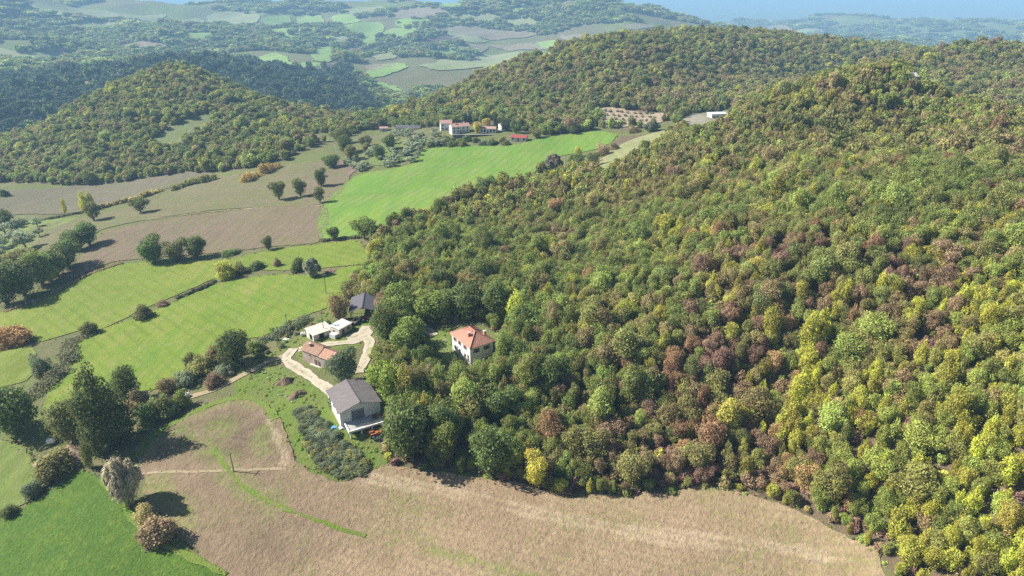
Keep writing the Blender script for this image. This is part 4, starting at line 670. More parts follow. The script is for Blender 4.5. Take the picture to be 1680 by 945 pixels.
# ploughed field: earth clods, green weeds, pale wheel tracks
t, col, n2, n3 = field_mat('ploughed_earth', (.365, .265, .165), (.32, .23, .14), (.42, .315, .195), fine=1.8, dark=.6)
col = t.mix(t.attr('soil'), col, t.mix(t.ramp(n2, .35, .65), (.12, .085, .06), (.175, .13, .085)))
wd = t.mix(t.ramp(n2, .35, .6), (.12, .19, .025), (.19, .22, .06))
nw = t.noise(.55, 4, .75)
wfac = t.math('MULTIPLY', t.attr('weed'), t.ramp(nw, .32, .68, .05, .9))
wfac = t.math('MAXIMUM', wfac, t.ramp(t.math('MULTIPLY', t.noise(.045, 3, .6), nw), .24, .40, 0, .5))
col = t.mix(wfac, col, wd)
col = t.mix(t.math('MULTIPLY', t.attr('pale'), t.ramp(n3, .3, .7, .15, .6)), col, (.46, .37, .25))
wv = t.n('ShaderNodeTexWave'); t.l(t.coord((1, 1, .1), 1.93), wv.inputs['Vector']); wv.inputs['Scale'].default_value = .16; wv.inputs['Distortion'].default_value = 3.0; wv.inputs['Detail'].default_value = 3.0; wv.inputs['Detail Scale'].default_value = .35
col = t.mix(t.math('MULTIPLY', t.ramp(wv.outputs['Fac'], .55, .95, 0, .34), t.ramp(n2, .3, .6, .3, 1)), col, (.20, .145, .095))
t.color(col); t.bump(t.math('ADD', n3, t.noise(1.3, 4, .8)), .3, .9); M['plough'] = t.m
def lines_mask(lines, soft):
    def f(x, y):
        w = fbm(x / 5, y / 5, 51, 4) * 1.6
        o = np.zeros(x.shape)
        for hw, pts in lines: o = np.maximum(o, 1 - smooth(hw * .2, hw * (.6 + soft), dist_line(x, y, smooth_line(pts, 2.0)) + w))
        return o
    return f
def soil_mask(x, y):
    d = dist_line(x, y, DARKSOIL + DARKSOIL[:1]); k = in_poly(x, y, DARKSOIL)
    s_ = np.clip(np.where(k, .5 + d / 10, .5 - d / 10) + fbm(x / 9, y / 9, 52, 3) * .5, 0, 1) * .95
    return np.maximum(s_, np.clip(.5 * smooth(-5, -75, x) + .25 * fbm(x / 16, y / 16, 53, 3), 0, .6))
sheet('ploughed_field', FIELDS['ploughed'], 0.5, M['plough'], .14, 'large bare tan ploughed field in the foreground', .7,
      {'weed': lines_mask(WEED, 1.0), 'pale': lines_mask(PALE, .8), 'soil': soil_mask}, rough=.2, edge=1.2)

def green_field(key, name, label, a, b, c, step, streak, **kw):
    t, col, n2, n3 = field_mat(name + '_' + key, a, b, c, streak=streak, **kw)
    if key in ('meadow', 'upper', 'green', 'crop', 'stubble', 'fallow'):
        wv = t.n('ShaderNodeTexWave'); t.l(t.coord((1, 1, .1), dict(meadow=2.35, upper=2.3, green=.35, crop=2.2, stubble=.3, fallow=1.9)[key]), wv.inputs['Vector'])
        wv.inputs['Scale'].default_value = dict(crop=.11, meadow=.07, upper=.07).get(key, .055); wv.inputs['Distortion'].default_value = 2.5; wv.inputs['Detail'].default_value = 3; wv.inputs['Detail Scale'].default_value = .3
        col = t.mix(t.math('MULTIPLY', t.ramp(wv.outputs['Fac'], .62, .98, 0, .4), t.ramp(t.noise(.05, 3), .35, .6, .15, 1)), col, tuple(x * .62 for x in a))
    t.color(col); t.bump(t.math('ADD', n3, n2), .42, .9); M[key] = t.m
    return sheet(name, FIELDS[key], step, t.m, .12, label, .6, rough=.1 if step < 1.3 else 0.0, edge=2.0)
green_field('crop', 'crop_field', 'lush dark green crop field in the lower left corner', (.085, .165, .022), (.115, .20, .025), (.17, .22, .032), .8, .75, fine=1.5, dark=.75, streak_col=(.065, .135, .02))
green_field('pasture', 'pasture', 'small light green pasture at the left edge under the broad dark tree', (.15, .20, .045), (.125, .185, .035), (.2, .21, .08), 1.2, .2)
green_field('meadow', 'meadow', 'large yellow green meadow left of the farm', (.145, .22, .022), (.20, .245, .034), (.25, .24, .08), 1.6, .95, streak_col=(.09, .20, .018), streak_amt=.6)
green_field('upper', 'meadow', 'upper yellow green meadow below the stubble field', (.155, .22, .024), (.20, .24, .036), (.24, .235, .075), 1.8, .95, streak_col=(.12, .20, .022))
green_field('corner', 'meadow', 'small green meadow corner at the left edge beside the bramble ditch', (.15, .205, .026), (.185, .22, .036), (.23, .25, .09), 1.8, .3)
green_field('stubble', 'stubble_field', 'mauve brown stubble field above the upper meadow', (.205, .155, .105), (.185, .16, .082), (.15, .17, .055), 2.4, -1.2, streak_col=(.165, .115, .09), streak_w=(5, .55), streak_amt=.8)
green_field('fallow', 'fallow_field', 'greenish brown fallow slope with three lone trees', (.20, .16, .10), (.175, .168, .075), (.14, .175, .045), 2.8, .35, streak_col=(.13, .15, .06))
green_field('clod', 'fallow_field', 'brown freshly tilled strip left of the bright green field', (.23, .165, .12), (.20, .15, .11), (.17, .13, .09), 2.2, .9)
green_field('bare', 'fallow_field', 'bare greyish brown strip at the foot of the conical hill', (.18, .148, .108), (.165, .15, .085), (.14, .155, .055), 3.0, .4, streak_col=(.12, .12, .09))
green_field('olivegrass', 'grass_plot', 'light grass plot with grey olive trees at the left edge', (.19, .235, .07), (.16, .22, .05), (.25, .25, .11), 3.0, .5)
green_field('green', 'sown_field', 'bright green sown field sloping up to the village', (.125, .235, .03), (.165, .25, .04), (.215, .24, .08), 2.6, -1.25, big=.012, med=.05, fine=.6, streak_col=(.085, .20, .03), streak_w=(14, .12), dark=.15)
green_field('villagegrass', 'grass_plot', 'grassy olive plot left below the village', (.15, .21, .05), (.18, .22, .07), (.24, .22, .11), 3.0, .5)
green_field('saddlegrass', 'grass_plot', 'small dull green clearing on the wooded saddle', (.16, .18, .07), (.18, .19, .08), (.2, .19, .09), 3.0, .5)
green_field('orchard', 'orchard_plot', 'tan bare orchard plot at the foot of the wooded ridge', (.36, .28, .20), (.32, .25, .175), (.40, .33, .24), 3.0, .5)
green_field('laneverge', 'grass_verge', 'pale grassy verge along the lane beneath the orchard', (.27, .27, .13), (.22, .25, .09), (.33, .3, .18), 2.5, .5)
green_field('farmyard2', 'yard', 'pale gravelly yard of the far white farm', (.34, .31, .24), (.28, .27, .18), (.22, .22, .12), 3.0, .5)
green_field('coneclearing', 'grass_plot', 'pale green olive clearing on the conical hill', (.16, .19, .075), (.19, .22, .09), (.13, .16, .06), 4.0, .5)
green_field('houselawn', 'lawn', 'sunlit green lawn beside the white house', (.14, .22, .035), (.19, .24, .07), (.32, .29, .17), .8, .5)
FARC = dict(pale=((.23, .265, .12), (.27, .28, .15), (.19, .23, .095)), green=((.19, .32, .07), (.22, .33, .085), (.27, .31, .12)), tan=((.23, .19, .14), (.21, .19, .11), (.26, .22, .16)),
            dark=((.10, .075, .065), (.12, .09, .075), (.09, .07, .055)), vine=((.28, .27, .14), (.2, .22, .09), (.17, .17, .07)))
fmat = {}
for k, (a, b, c) in FARC.items():
    t, col, n2, n3 = field_mat('far_field_' + k, a, b, c, big=.006, med=.03, fine=.12, dark=.2, streak=.6); t.color(col); fmat[k] = t.m
FWORD = dict(pale='pale grassy', green='light green', tan='tan', dark='dark ploughed', vine='striped vineyard')
for i, (k, *p) in enumerate(FAR):
    cx, cy2 = np.mean(p, 0); rr_ = math.hypot(cx, cy2)
    lab = '%s field on the hazy far hills, %s' % (FWORD[k], ('far left' if cx / cy2 < -.45 else 'left of centre' if cx / cy2 < -.2 else 'near the middle' if cx / cy2 < .08 else 'behind the wooded ridge'))
    sheet('farm_field', p, max(8.0, rr_ * .008), fmat[k], 1.2, lab, 4.0, edge=rr_ * .006)

# farm tracks: light gravel with a worn crown
t, col, n2, n3 = field_mat('track_gravel', (.48, .41, .32), (.42, .36, .275), (.52, .46, .38), med=.5, fine=2.5, dark=.3)
col = t.mix(t.math('MULTIPLY', t.attr('crown'), t.ramp(t.noise(.7, 3), .4, .6)), col, (.2, .22, .08)); t.color(col); t.bump(n3, .15, .6); M['track'] = t.m
t, col, n2, n3 = field_mat('lane_earth', (.36, .285, .19), (.32, .25, .16), (.25, .23, .11), med=.5, fine=2.5, dark=.35); t.color(col); t.bump(n3, .15, .6); M['lane'] = t.m
def ribbon(name, pts, w, mat, lift, label):
    L = smooth_line(pts, 1.0); T = np.gradient(L, axis=0); T /= np.linalg.norm(T, axis=1)[:, None]; N = np.stack([-T[:, 1], T[:, 0]], -1)
    k = 7; us = np.linspace(-.5, .5, k)
    wv = w * (1 + (.75 if "strip" in name else .3) * fbm(L[:, 0] / 4, L[:, 1] / 4, 61, 3))
    P = L[:, None] + N[:, None] * (us[None, :, None] * wv[:, None, None])
    P = P + (np.stack([fbm(P[..., 0] / 2, P[..., 1] / 2, 62, 2), fbm(P[..., 0] / 2, P[..., 1] / 2, 63, 2)], -1) * .35)
    z = height(P[..., 0], P[..., 1]) + lift
    n = len(L); id_ = np.arange(n * k).reshape(n, k)
    f = np.stack([id_[:-1, :-1], id_[:-1, 1:], id_[1:, 1:], id_[1:, :-1]], -1).reshape(-1, 4)
    cr = np.tile(1 - np.abs(us) * 4, (n, 1)).clip(0, 1)
    me = mesh_np(name, np.concatenate([P, z[..., None]], -1).reshape(-1, 3), f, [mat], {'crown': ('POINT', 'FLOAT', cr)}, smooth=True)
    return link(bpy.data.objects.new(name, me), kind='structure', label=label)
t, col, n2, n3 = field_mat('verge_grass', (.12, .21, .022), (.17, .235, .035), (.24, .24, .08), med=.6, fine=2.0, dark=.5); t.color(col); t.bump(n3, .4, .9); M['grass_strip'] = t.m
TL = ['brown earth lane climbing along the scrubby bank to the farm', 'pale gravel track looping below the stone house', 'pale gravel drive between stone house and sheds', 'pale two-wheel drive going down past the yard trees', 'pale gravel yard in front of the open barn', 'pale drive up to the white house', 'pale lane up the slope below the orchard', 'faint pale footpath crossing the ploughed field', 'grassy field line between stubble and fallow', 'thin bright green grass strip curving through the ploughed field', 'green grass margin along the field top below the lane', 'yellow green margin between crop and ploughed field']
for i, (nm, w, pts) in enumerate(TRACKS):
    ribbon({'verge': 'grass_strip', 'lane': 'lane', 'yard': 'farm_track', 'drive': 'driveway', 'path': 'footpath', 'line': 'grass_strip'}[nm], pts, w * (.62 if nm == 'lane' else .85),
           M['grass_strip'] if nm == 'verge' else M['lane'] if nm in ('lane', 'line', 'path') else M['track'], .16 + .012 * i if nm not in ('path', 'verge') else .25 + .01 * i, TL[i])


# ---------------------------------------------------------------- buildings
FOOT = []                                        # footprints kept clear of weeds
M['white_wall'] = plain('white_plaster', (.78, .77, .74), .85, .06, .8)
M['grey_wall'] = plain('concrete_wall', (.62, .61, .56), .9, .12, .9)
M['cream_wall'] = plain('cream_plaster', (.62, .58, .50), .9, .1, .9)
M['metal_door'] = plain('grey_metal_door', (.14, .15, .18), .5, .15, 1.2)
M['dark'] = plain('dark_opening', (.02, .02, .022), .6, .2, 2)
M['glass'] = plain('window_glass', (.03, .035, .045), .12, .1, 1, spec=.6)
M['wood'] = plain('weathered_wood', (.16, .11, .07), .9, .25, 3)
M['frame'] = plain('grey_stone_trim', (.5, .47, .42), .85, .1, 3)
M['rust'] = plain('rusty_iron', (.20, .085, .045), .8, .3, 2.5)
M['concrete'] = plain('concrete', (.44, .43, .41), .9, .14, .8)
M['paleroof'] = plain('pale_dusty_sheet', (.62, .54, .46), .85, .12, .7)
M['whiteroof'] = plain('white_sheet_roof', (.56, .56, .55), .7, .1, .7)
M['steel'] = plain('galvanised_steel', (.45, .46, .47), .45, .1, 2, metal=.6)
def stone_mat():
    t = NT('rubble_stone'); vo = t.n('ShaderNodeTexVoronoi'); t.l(t.coord((1, 1, 1.5)), vo.inputs['Vector']); vo.inputs['Scale'].default_value = 2.6
    c = t.mix(t.ramp(t.noise(.6, 3), .35, .65), (.42, .34, .27), (.54, .45, .37)); c = t.mix(.35, c, vo.outputs['Color'], 'SOFT_LIGHT')
    c = t.mix(t.ramp(vo.outputs['Distance'], .28, .55, 0, .6), c, (.24, .19, .15)); t.color(c); t.bump(vo.outputs['Distance'], -.06, .8); return t.m
M['stone'] = stone_mat()
def tile_mat(name, a, b, c, sc=1.0):
    t = NT(name); n1 = t.noise(.7 * sc, 4, .7); n2 = t.noise(4.5 * sc, 2, .7)
    col = t.mix(t.ramp(n1, .35, .65), a, b); col = t.mix(t.ramp(n2, .42, .62, 0, .8), col, c); t.color(col); t.bump(n2, .05, .6); return t.m
M['red_tile'] = tile_mat('red_clay_tiles', (.46, .225, .16), (.40, .185, .13), (.50, .27, .20))
M['old_tile'] = tile_mat('old_clay_tiles', (.33, .19, .13), (.24, .15, .115), (.42, .28, .2))
M['new_tile'] = tile_mat('newer_clay_tiles', (.42, .235, .16), (.35, .19, .13), (.46, .29, .215))
M['fibre'] = tile_mat('grey_fibre_cement', (.175, .155, .155), (.14, .128, .13), (.215, .19, .18))
M['fibre_dark'] = tile_mat('dark_fibre_cement', (.11, .105, .125), (.09, .088, .105), (.14, .13, .145))
M['pink_tile'] = tile_mat('faded_pink_tiles', (.42, .25, .20), (.36, .21, .165), (.48, .32, .27))
M['crimson'] = plain('crimson_sheet', (.36, .075, .08), .8, .12, .8)

def bm_obj(name, bm, mat, parent, label=None):
    me = bpy.data.meshes.new(name); bmesh.ops.recalc_face_normals(bm, faces=bm.faces); bm.to_mesh(me); bm.free()
    for m in (mat if isinstance(mat, (list, tuple)) else [mat]): me.materials.append(m)
    o = bpy.data.objects.new(name, me); link(o, parent, None, label); return o
def box(bm, x0, x1, y0, y1, z0, z1):
    v = [bm.verts.new(p) for p in ((x0, y0, z0), (x1, y0, z0), (x1, y1, z0), (x0, y1, z0), (x0, y0, z1), (x1, y0, z1), (x1, y1, z1), (x0, y1, z1))]
    for f in ((0, 3, 2, 1), (4, 5, 6, 7), (0, 1, 5, 4), (1, 2, 6, 5), (2, 3, 7, 6), (3, 0, 4, 7)): bm.faces.new([v[i] for i in f])
def part_box(name, mat, parent, *b, label=None):
    bm = bmesh.new(); box(bm, *b); return bm_obj(name, bm, mat, parent, label)
def slab(bm, quad, th):
    """thick sheet on a quad (upper face given)"""
    q = [Vector(p) for p in quad]; n = (q[1] - q[0]).cross(q[3] - q[0]).normalized()
    if n.z < 0: n = -n
    up = [bm.verts.new(p) for p in q]; lo = [bm.verts.new(p - n * th) for p in q]
    bm.faces.new(up); bm.faces.new(lo[::-1])
    for i in range(4): j = (i + 1) % 4; bm.faces.new((up[j], up[i], lo[i], lo[j]))
def corrugated(bm, quad, n, amp, th=.06, seed=0):
    """roof slope with raised rolls running down the slope; quad = eave a, eave b, ridge b, ridge a"""
    a, b, c, d = [Vector(p) for p in quad]; nrm = (b - a).cross(d - a).normalized()
    if nrm.z < 0: nrm = -nrm
    rs = np.random.RandomState(seed); rows = 7
    grid = []
    for i in range(2 * n + 1):
        u = i / (2 * n); e = a.lerp(b, u); r = d.lerp(c, u); off = nrm * (amp if i % 2 else 0)
        grid.append([e.lerp(r, k / rows) + off + nrm * rs.uniform(-.02, .02) for k in range(rows + 1)])
    V = [[bm.verts.new(p) for p in row] for row in grid]; L = [[bm.verts.new(row[0] - nrm * th), bm.verts.new(row[-1] - nrm * th)] for row in grid]
    for i in range(2 * n):
        for k in range(rows): bm.faces.new((V[i][k], V[i + 1][k], V[i + 1][k + 1], V[i][k + 1]))
        bm.faces.new((L[i][0], L[i + 1][0], V[i + 1][0], V[i][0])); bm.faces.new((L[i][1], L[i][0], V[i][0], V[i][-1])) if i == 0 else None
        bm.faces.new((L[i][0], L[i][1], L[i + 1][1], L[i + 1][0]))
    i = 2 * n; bm.faces.new((L[i][0], L[i][1], V[i][-1], V[i][0]))
def building(name, label, cat, x, y, z, rot, group=None, foot=None):
    o = bpy.data.objects.new(name, None); o.location = (x, y, z); o.rotation_euler = (0, 0, math.radians(rot)); link(o, None, None, label, cat, group)
    if foot:
        c, s = math.cos(math.radians(rot)), math.sin(math.radians(rot)); hx, hy = foot
        FOOT.append([(x + c * a - s * b, y + s * a + c * b) for a, b in ((-hx, -hy), (hx, -hy), (hx, hy), (-hx, hy))])
    return o
def gable_walls(bm, L, W, ze, zr, z0=-1.5, t=.3, front=True):
    """hollow shell, ridge along x: ends at +-L/2 with gables"""
    l, w = L / 2, W / 2
    box(bm, -l, l, -w, -w + t, z0, ze); box(bm, -l, l, w - t, w, z0, ze)
    for sx in (-1, 1):
        x0, x1 = (l - t, l) if sx > 0 else (-l, -l + t)
        A = [bm.verts.new((x0, yy, zz)) for yy, zz in ((-w + t, z0), (w - t, z0), (w - t, ze + (zr - ze) * t / w), (0, zr), (-w + t, ze + (zr - ze) * t / w))]
        B = [bm.verts.new((x1, v.co.y, v.co.z)) for v in A]
        bm.faces.new(A); bm.faces.new(B[::-1])
        for i in range(5): j = (i + 1) % 5; bm.faces.new((A[j], A[i], B[i], B[j]))
def gable_roof(root, L, W, ze, zr, over, mat, n, amp, name='roof', seeds=(1, 2), x0=None, x1=None, ridge=True, mats=None, gap=0.03):
    l0 = -L / 2 - over if x0 is None else x0; l1 = L / 2 + over if x1 is None else x1; w = W / 2 + over; drop = (zr - ze) / (W / 2) * over
    for k, sy in enumerate((-1, 1)):
        bm = bmesh.new(); q = [(l0, sy * w, ze - drop + .1), (l1, sy * w, ze - drop + .1), (l1, sy * gap, zr + .1), (l0, sy * gap, zr + .1)]
        corrugated(bm, q if sy < 0 else [q[1], q[0], q[3], q[2]], n, amp, seed=seeds[k]); ro = bm_obj('roof_slope', bm, (mats or (mat, mat))[k], root)
    if ridge:
        bm = bmesh.new()
        for i in range(int((l1 - l0) / .5)): xx = l0 + i * .5; box(bm, xx, xx + .49, -.16, .16, zr + .02 + .02 * (i % 2), zr + .24 + .02 * (i % 2))
        bm_obj('ridge_cap', bm, mat, root)
def window(root, x, y, z, w, h, side, glass='glass', shutters=None):
    """window on wall: side in +x -x +y -y ; x,y on the wall face"""
    f = bmesh.new(); g = bmesh.new(); s = bmesh.new(); d = .06
    def B(bm, u0, u1, z0, z1, o0, o1):
        if side[1] == 'y': sg = 1 if side[0] == '+' else -1; box(bm, x + u0, x + u1, min(y + sg * o0, y + sg * o1), max(y + sg * o0, y + sg * o1), z0, z1)
        else: sg = 1 if side[0] == '+' else -1; box(bm, min(x + sg * o0, x + sg * o1), max(x + sg * o0, x + sg * o1), y + u0, y + u1, z0, z1)
    t = .09
    B(f, -w / 2 - t, -w / 2, z, z + h, -.05, d); B(f, w / 2, w / 2 + t, z, z + h, -.05, d); B(f, -w / 2 - t, w / 2 + t, z + h, z + h + t, -.05, d)
    B(g, -w / 2, w / 2, z, z + h, -.05, .02); B(s, -w / 2 - t * 1.6, w / 2 + t * 1.6, z - .1, z, -.05, .14)
    fo = bm_obj('window', f, M['frame'], root); bm_obj('pane', g, M[glass], fo); bm_obj('sill', s, M['frame'], fo)
    if shutters:
        for sg in (-1, 1):
            sb = bmesh.new(); B(sb, min(sg * (w / 2 + t + .02), sg * (w + t)), max(sg * (w / 2 + t + .02), sg * (w + t)), z, z + h, .015, .06); bm_obj('shutter', sb, M[shutters], fo)
def gz(x, y): return float(height(np.array([float(x)]), np.array([float(y)]))[0])

# big barn with grey corrugated roof, ridge along local x, front gable at +x
bx_, by_ = -42.0, 152.3; zb = gz(bx_, by_) + .15
b = building('barn', 'large barn with grey corrugated gable roof beside the bramble bank', 'barn', bx_, by_, zb, -61, foot=(10, 7))
bm = bmesh.new(); gable_walls(bm, 11.6, 10.6, 3.4, 5.0, -2.5, .3); bm_obj('wall', bm, M['grey_wall'], b)
part_box('side_wall_plaster', M['white_wall'], b, -5.7, 5.7, -5.36, -5.303, -2.0, 3.2, label='bright white plastered side wall')
gable_roof(b, 11.6, 10.6, 3.4, 5.0, .45, M['fibre'], 28, .05)
for yy0, yy1 in ((-2.4, -.72), (-.7, .98)): part_box('door_leaf', M['metal_door'], b, 5.8, 5.88, yy0, yy1, .1, 2.9)
fr = part_box('door_frame', M['frame'], b, 5.8, 5.9, -2.4, .98, 2.902, 3.02)
for yy in (-4.2, 2.2, 3.7): part_box('wall_rib', M['grey_wall'], b, 5.802, 5.86, yy - .08, yy + .08, .1, 3.3)
for xx in (-3.6, 0, 3.4): window(b, xx, -5.36, 1.6, 1.3, .8, '-y')
# terrace slab in front
tr_ = part_box('terrace', M['concrete'], b, 5.92, 10.6, -4.6, 4.6, -.25, 0)
part_box('kerb', M['white_wall'], tr_, 10.3, 10.6, -4.6, 4.6, .004, .35); part_box('kerb', M['white_wall'], tr_, 6.2, 10.28, -4.6, -4.35, .004, .3)
part_box('retaining_wall', M['grey_wall'], tr_, 6.2, 8.6, -4.3, 4.3, -3.2, -.26)
for yy in (-4.2, -1.4, 1.4, 4.2): part_box('pillar', M['grey_wall'], tr_, 10.1, 10.45, yy - .18, yy + .18, -3.4, -.26)
for yy in np.linspace(-4.5, 4.5, 7): part_box('railing_post', M['steel'], tr_, 10.4, 10.46, yy - .03, yy + .03, .351, 1.15)
for zz in (.75, 1.15): part_box('rail', M['steel'], tr_, 10.405, 10.455, -4.5, 4.5, zz + .002, zz + .05)

# white house with red hipped roof, long axis local x
hx, hy = -11.6, 175.1; zh = gz(-14, 174)
h_ = building('house', 'white two-storey house with red tiled hipped roof among the trees', 'house', hx, hy, zh, -56, foot=(7, 5.5))
bm = bmesh.new(); box(bm, -5.3, 5.3, -3.75, 3.75, -2, 5.6); bm_obj('wall', bm, M['white_wall'], h_)
part_box('skirting', M['frame'], h_, -5.36, 5.36, -3.81, 3.81, -2.2, .35)
E = [(-5.9, -4.35), (5.9, -4.35), (5.9, 4.35), (-5.9, 4.35)]; ra, rb = (-1.75, 0, 8.0), (1.75, 0, 8.0); ez = 5.5
for a_, b_, c_, d_ in ((E[0], E[1], rb, ra), (E[2], E[3], ra, rb)):
    bm = bmesh.new(); corrugated(bm, [(*a_, ez), (*b_, ez), c_, d_], 26, .05, seed=3); bm_obj('roof_slope', bm, M['red_tile'], h_)
for a_, b_, c_ in ((E[1], E[2], rb), (E[3], E[0], ra)):
    bm = bmesh.new(); corrugated(bm, [(*a_, ez), (*b_, ez), (c_[0], c_[1] + .03, c_[2]), (c_[0], c_[1] - .03, c_[2])], 20, .05, seed=4); bm_obj('roof_slope', bm, M['red_tile'], h_)
part_box('soffit', M['frame'], h_, -5.8, 5.8, -4.25, 4.25, 5.28, 5.4)
for c_, d_ in ((E[0], ra), (E[1], rb), (E[2], rb), (E[3], ra)):
    V, Fq = (lambda p, q: (np.concatenate([[p], [q]]), None))(np.array([*c_, ez + .06]), np.array([d_[0], d_[1], d_[2] + .06]))
    bm = bmesh.new(); u = Vector(V[1]) - Vector(V[0]); s_ = u.cross(Vector((0, 0, 1))).normalized() * .13; nv = Vector((0, 0, .14))
    vs = [bm.verts.new(Vector(V[k]) + o) for k in (0, 1) for o in (-s_, nv, s_)]
    for f in ((0, 3, 4, 1), (1, 4, 5, 2), (0, 2, 5, 3), (0, 1, 2), (3, 5, 4)): bm.faces.new([vs[i] for i in f])
    bm_obj('hip_cap', bm, M['red_tile'], h_)
part_box('ridge_cap', M['red_tile'], h_, -1.8, 1.8, -.14, .14, 7.98, 8.2)
for cx, cy2, zc, hh in ((1.3, -1.9, 6.7, 1.3), (3.0, 2.4, 6.0, 2.0)):
    co = part_box('chimney', M['red_tile'], h_, cx - .35, cx + .35, cy2 - .35, cy2 + .35, zc - 1, zc + hh); part_box('chimney_cap', M['concrete'], co, cx - .45, cx + .45, cy2 - .45, cy2 + .45, zc + hh + .002, zc + hh + .14)
for xx in (-3.6, -.9, 2.2):
    window(h_, xx, -3.75, 3.6, .85, 1.2, '-y', shutters='wood'); window(h_, xx, -3.75, 1.0, .8, 1.15, '-y')
for yy in (-1.8, 1.6): window(h_, 5.3, yy, 3.4, .9, 1.2, '+x', shutters='wood')
do = part_box('door', M['wood'], h_, 3.4, 4.4, -3.82, -3.752, .35, 2.5); part_box('door_handle', M['steel'], do, 4.2, 4.26, -3.86, -3.822, 1.35, 1.45)
part_box('downpipe', M['steel'], h_, 5.15, 5.25, -3.86, -3.752, 0, 5.25)

# old stone farmhouse, ridge along local x
sx_, sy_ = -56.9, 178.2; zs = gz(-58, 177)
s_h = building('farmhouse', 'old stone farmhouse with mottled tiled roof inside the track loop', 'house', sx_, sy_, zs, -32, foot=(6.8, 3.6))
bm = bmesh.new(); gable_walls(bm, 12.0, 5.2, 3.7, 5.1, -1.5, .4); bm_obj('wall', bm, M['stone'], s_h)
gable_roof(s_h, 12, 5.2, 3.75, 5.2, .35, M['old_tile'], 16, .06, x0=-6.3, x1=1.1, seeds=(5, 6), gap=.02)
for k in range(2):
    sy2 = (-1, 1)[k]; bm = bmesh.new(); q = [(1.12, sy2 * 2.95, 3.5), (6.3, sy2 * 2.95, 3.5), (6.3, sy2 * .02, 5.06), (1.12, sy2 * .02, 5.06)]
    corrugated(bm, q if sy2 < 0 else [q[1], q[0], q[3], q[2]], 11, .06, seed=8 + k); bm_obj('roof_slope', bm, M['new_tile'], s_h, 'redder newer tiled half of the roof')
co = part_box('chimney', M['old_tile'], s_h, -4.2, -3.5, -1.3, -.7, 3.9, 5.6); part_box('chimney_cap', M['frame'], co, -4.3, -3.4, -1.4, -.6, 5.602, 5.72)
for xx in (-2.6, 2.9): window(s_h, xx, -2.6, 2.1, .6, .85, '-y', 'dark')
for xx in (-.4, 1.0): part_box('door', M['wood'], s_h, xx - .45, xx + .45, -2.67, -2.602, -.2, 1.9)
bm = bmesh.new(); slab(bm, [(2.2, -2.62, 2.9), (4.8, -2.62, 2.9), (4.8, -3.7, 2.5), (2.2, -3.7, 2.5)], .08); bm_obj('porch_roof', bm, M['fibre'], s_h)
for xx in (2.35, 4.65): part_box('porch_post', M['wood'], s_h, xx - .06, xx + .06, -3.6, -3.48, -.5, 2.44)
part_box('stone_apron', M['frame'], s_h, -2.5, 5.8, -3.3, -2.65, -.5, .05)
window(s_h, 6.0, 0.2, 1.9, .7, .9, '+x', 'dark')

# low sheds
zl = gz(-62.2, 194.7) + .1
sh_ = building('shed', 'low shed with pale dusty flat roof behind the stone farmhouse', 'shed', -62.2, 194.7, zl, 42, foot=(4, 3))
bm = bmesh.new(); box(bm, -3.4, 3.4, -2.5, 2.5, -1, 1.95); bm_obj('wall', bm, M['cream_wall'], sh_)
bm = bmesh.new(); corrugated(bm, [(-3.7, -2.9, 2.1), (3.7, -2.9, 2.1), (3.7, 2.9, 2.5), (-3.7, 2.9, 2.5)], 18, .05, seed=11); bm_obj('roof', bm, M['paleroof'], sh_)
part_box('door', M['dark'], sh_, -3.46, -3.402, -1.6, .2, -.2, 1.7); part_box('door', M['dark'], sh_, -1.4, .2, -2.56, -2.502, -.2, 1.7)
zl = gz(-55.2, 195.1) + .1
sh2 = building('shed', 'white walled shed with white roof shading the gravel yard', 'shed', -55.2, 195.1, zl, 58, foot=(3.4, 2.6))
bm = bmesh.new(); box(bm, -2.8, 2.8, -2.0, 2.0, -1, 2.55); bm_obj('wall', bm, M['cream_wall'], sh2)
bm = bmesh.new(); corrugated(bm, [(-3.0, -2.2, 2.65), (3.0, -2.2, 2.65), (3.0, 2.2, 3.05), (-3.0, 2.2, 3.05)], 14, .05, seed=12); bm_obj('roof', bm, M['whiteroof'], sh2)
window(sh2, -2.8, .4, 1.0, .8, .8, '-x', 'dark'); part_box('door', M['wood'], sh2, -1.6, -.6, -2.06, -2.002, 0, 2.0); window(sh2, 1.2, -2.0, 1.1, .9, .8, '-y', 'dark')
bm = bmesh.new(); box(bm, -4.4, -2.82, -1.6, .9, -.6, 1.1); bm_obj('lean_to', bm, M['whiteroof'], sh2)

# open-fronted barn, ridge along local x, open end at +x
zo = gz(-50, 207)
ob = building('barn', 'open fronted barn with dark grey roof at the top of the yard', 'barn', -50, 207, zo, -83, foot=(6.5, 4.8))
gable_roof(ob, 11.0, 8.4, 3.6, 5.0, .4, M['fibre_dark'], 22, .05, seeds=(13, 14))
part_box('back_wall', M['grey_wall'], ob, -5.5, -5.2, -4.2, 4.2, -1, 3.5); part_box('side_wall', M['grey_wall'], ob, -5.18, .5, 3.9, 4.2, -1, 3.5)
for xx in (-1.5, 2.0, 5.3):
    for yy in (-4.05, 4.05): part_box('post', M['wood'], ob, xx - .12, xx + .12, yy - .12, yy + .12, -1, 3.55)
for yy in (-4.05, 4.05): part_box('beam', M['wood'], ob, -5.4, 5.5, yy - .1, yy + .1, 3.551, 3.69)
for k in range(2): part_box('skylight', M['whiteroof'], ob, -2.2 + .9 * k, -1.9 + .9 * k, 2.1, 4.0, 4.02, 4.5) if False else None

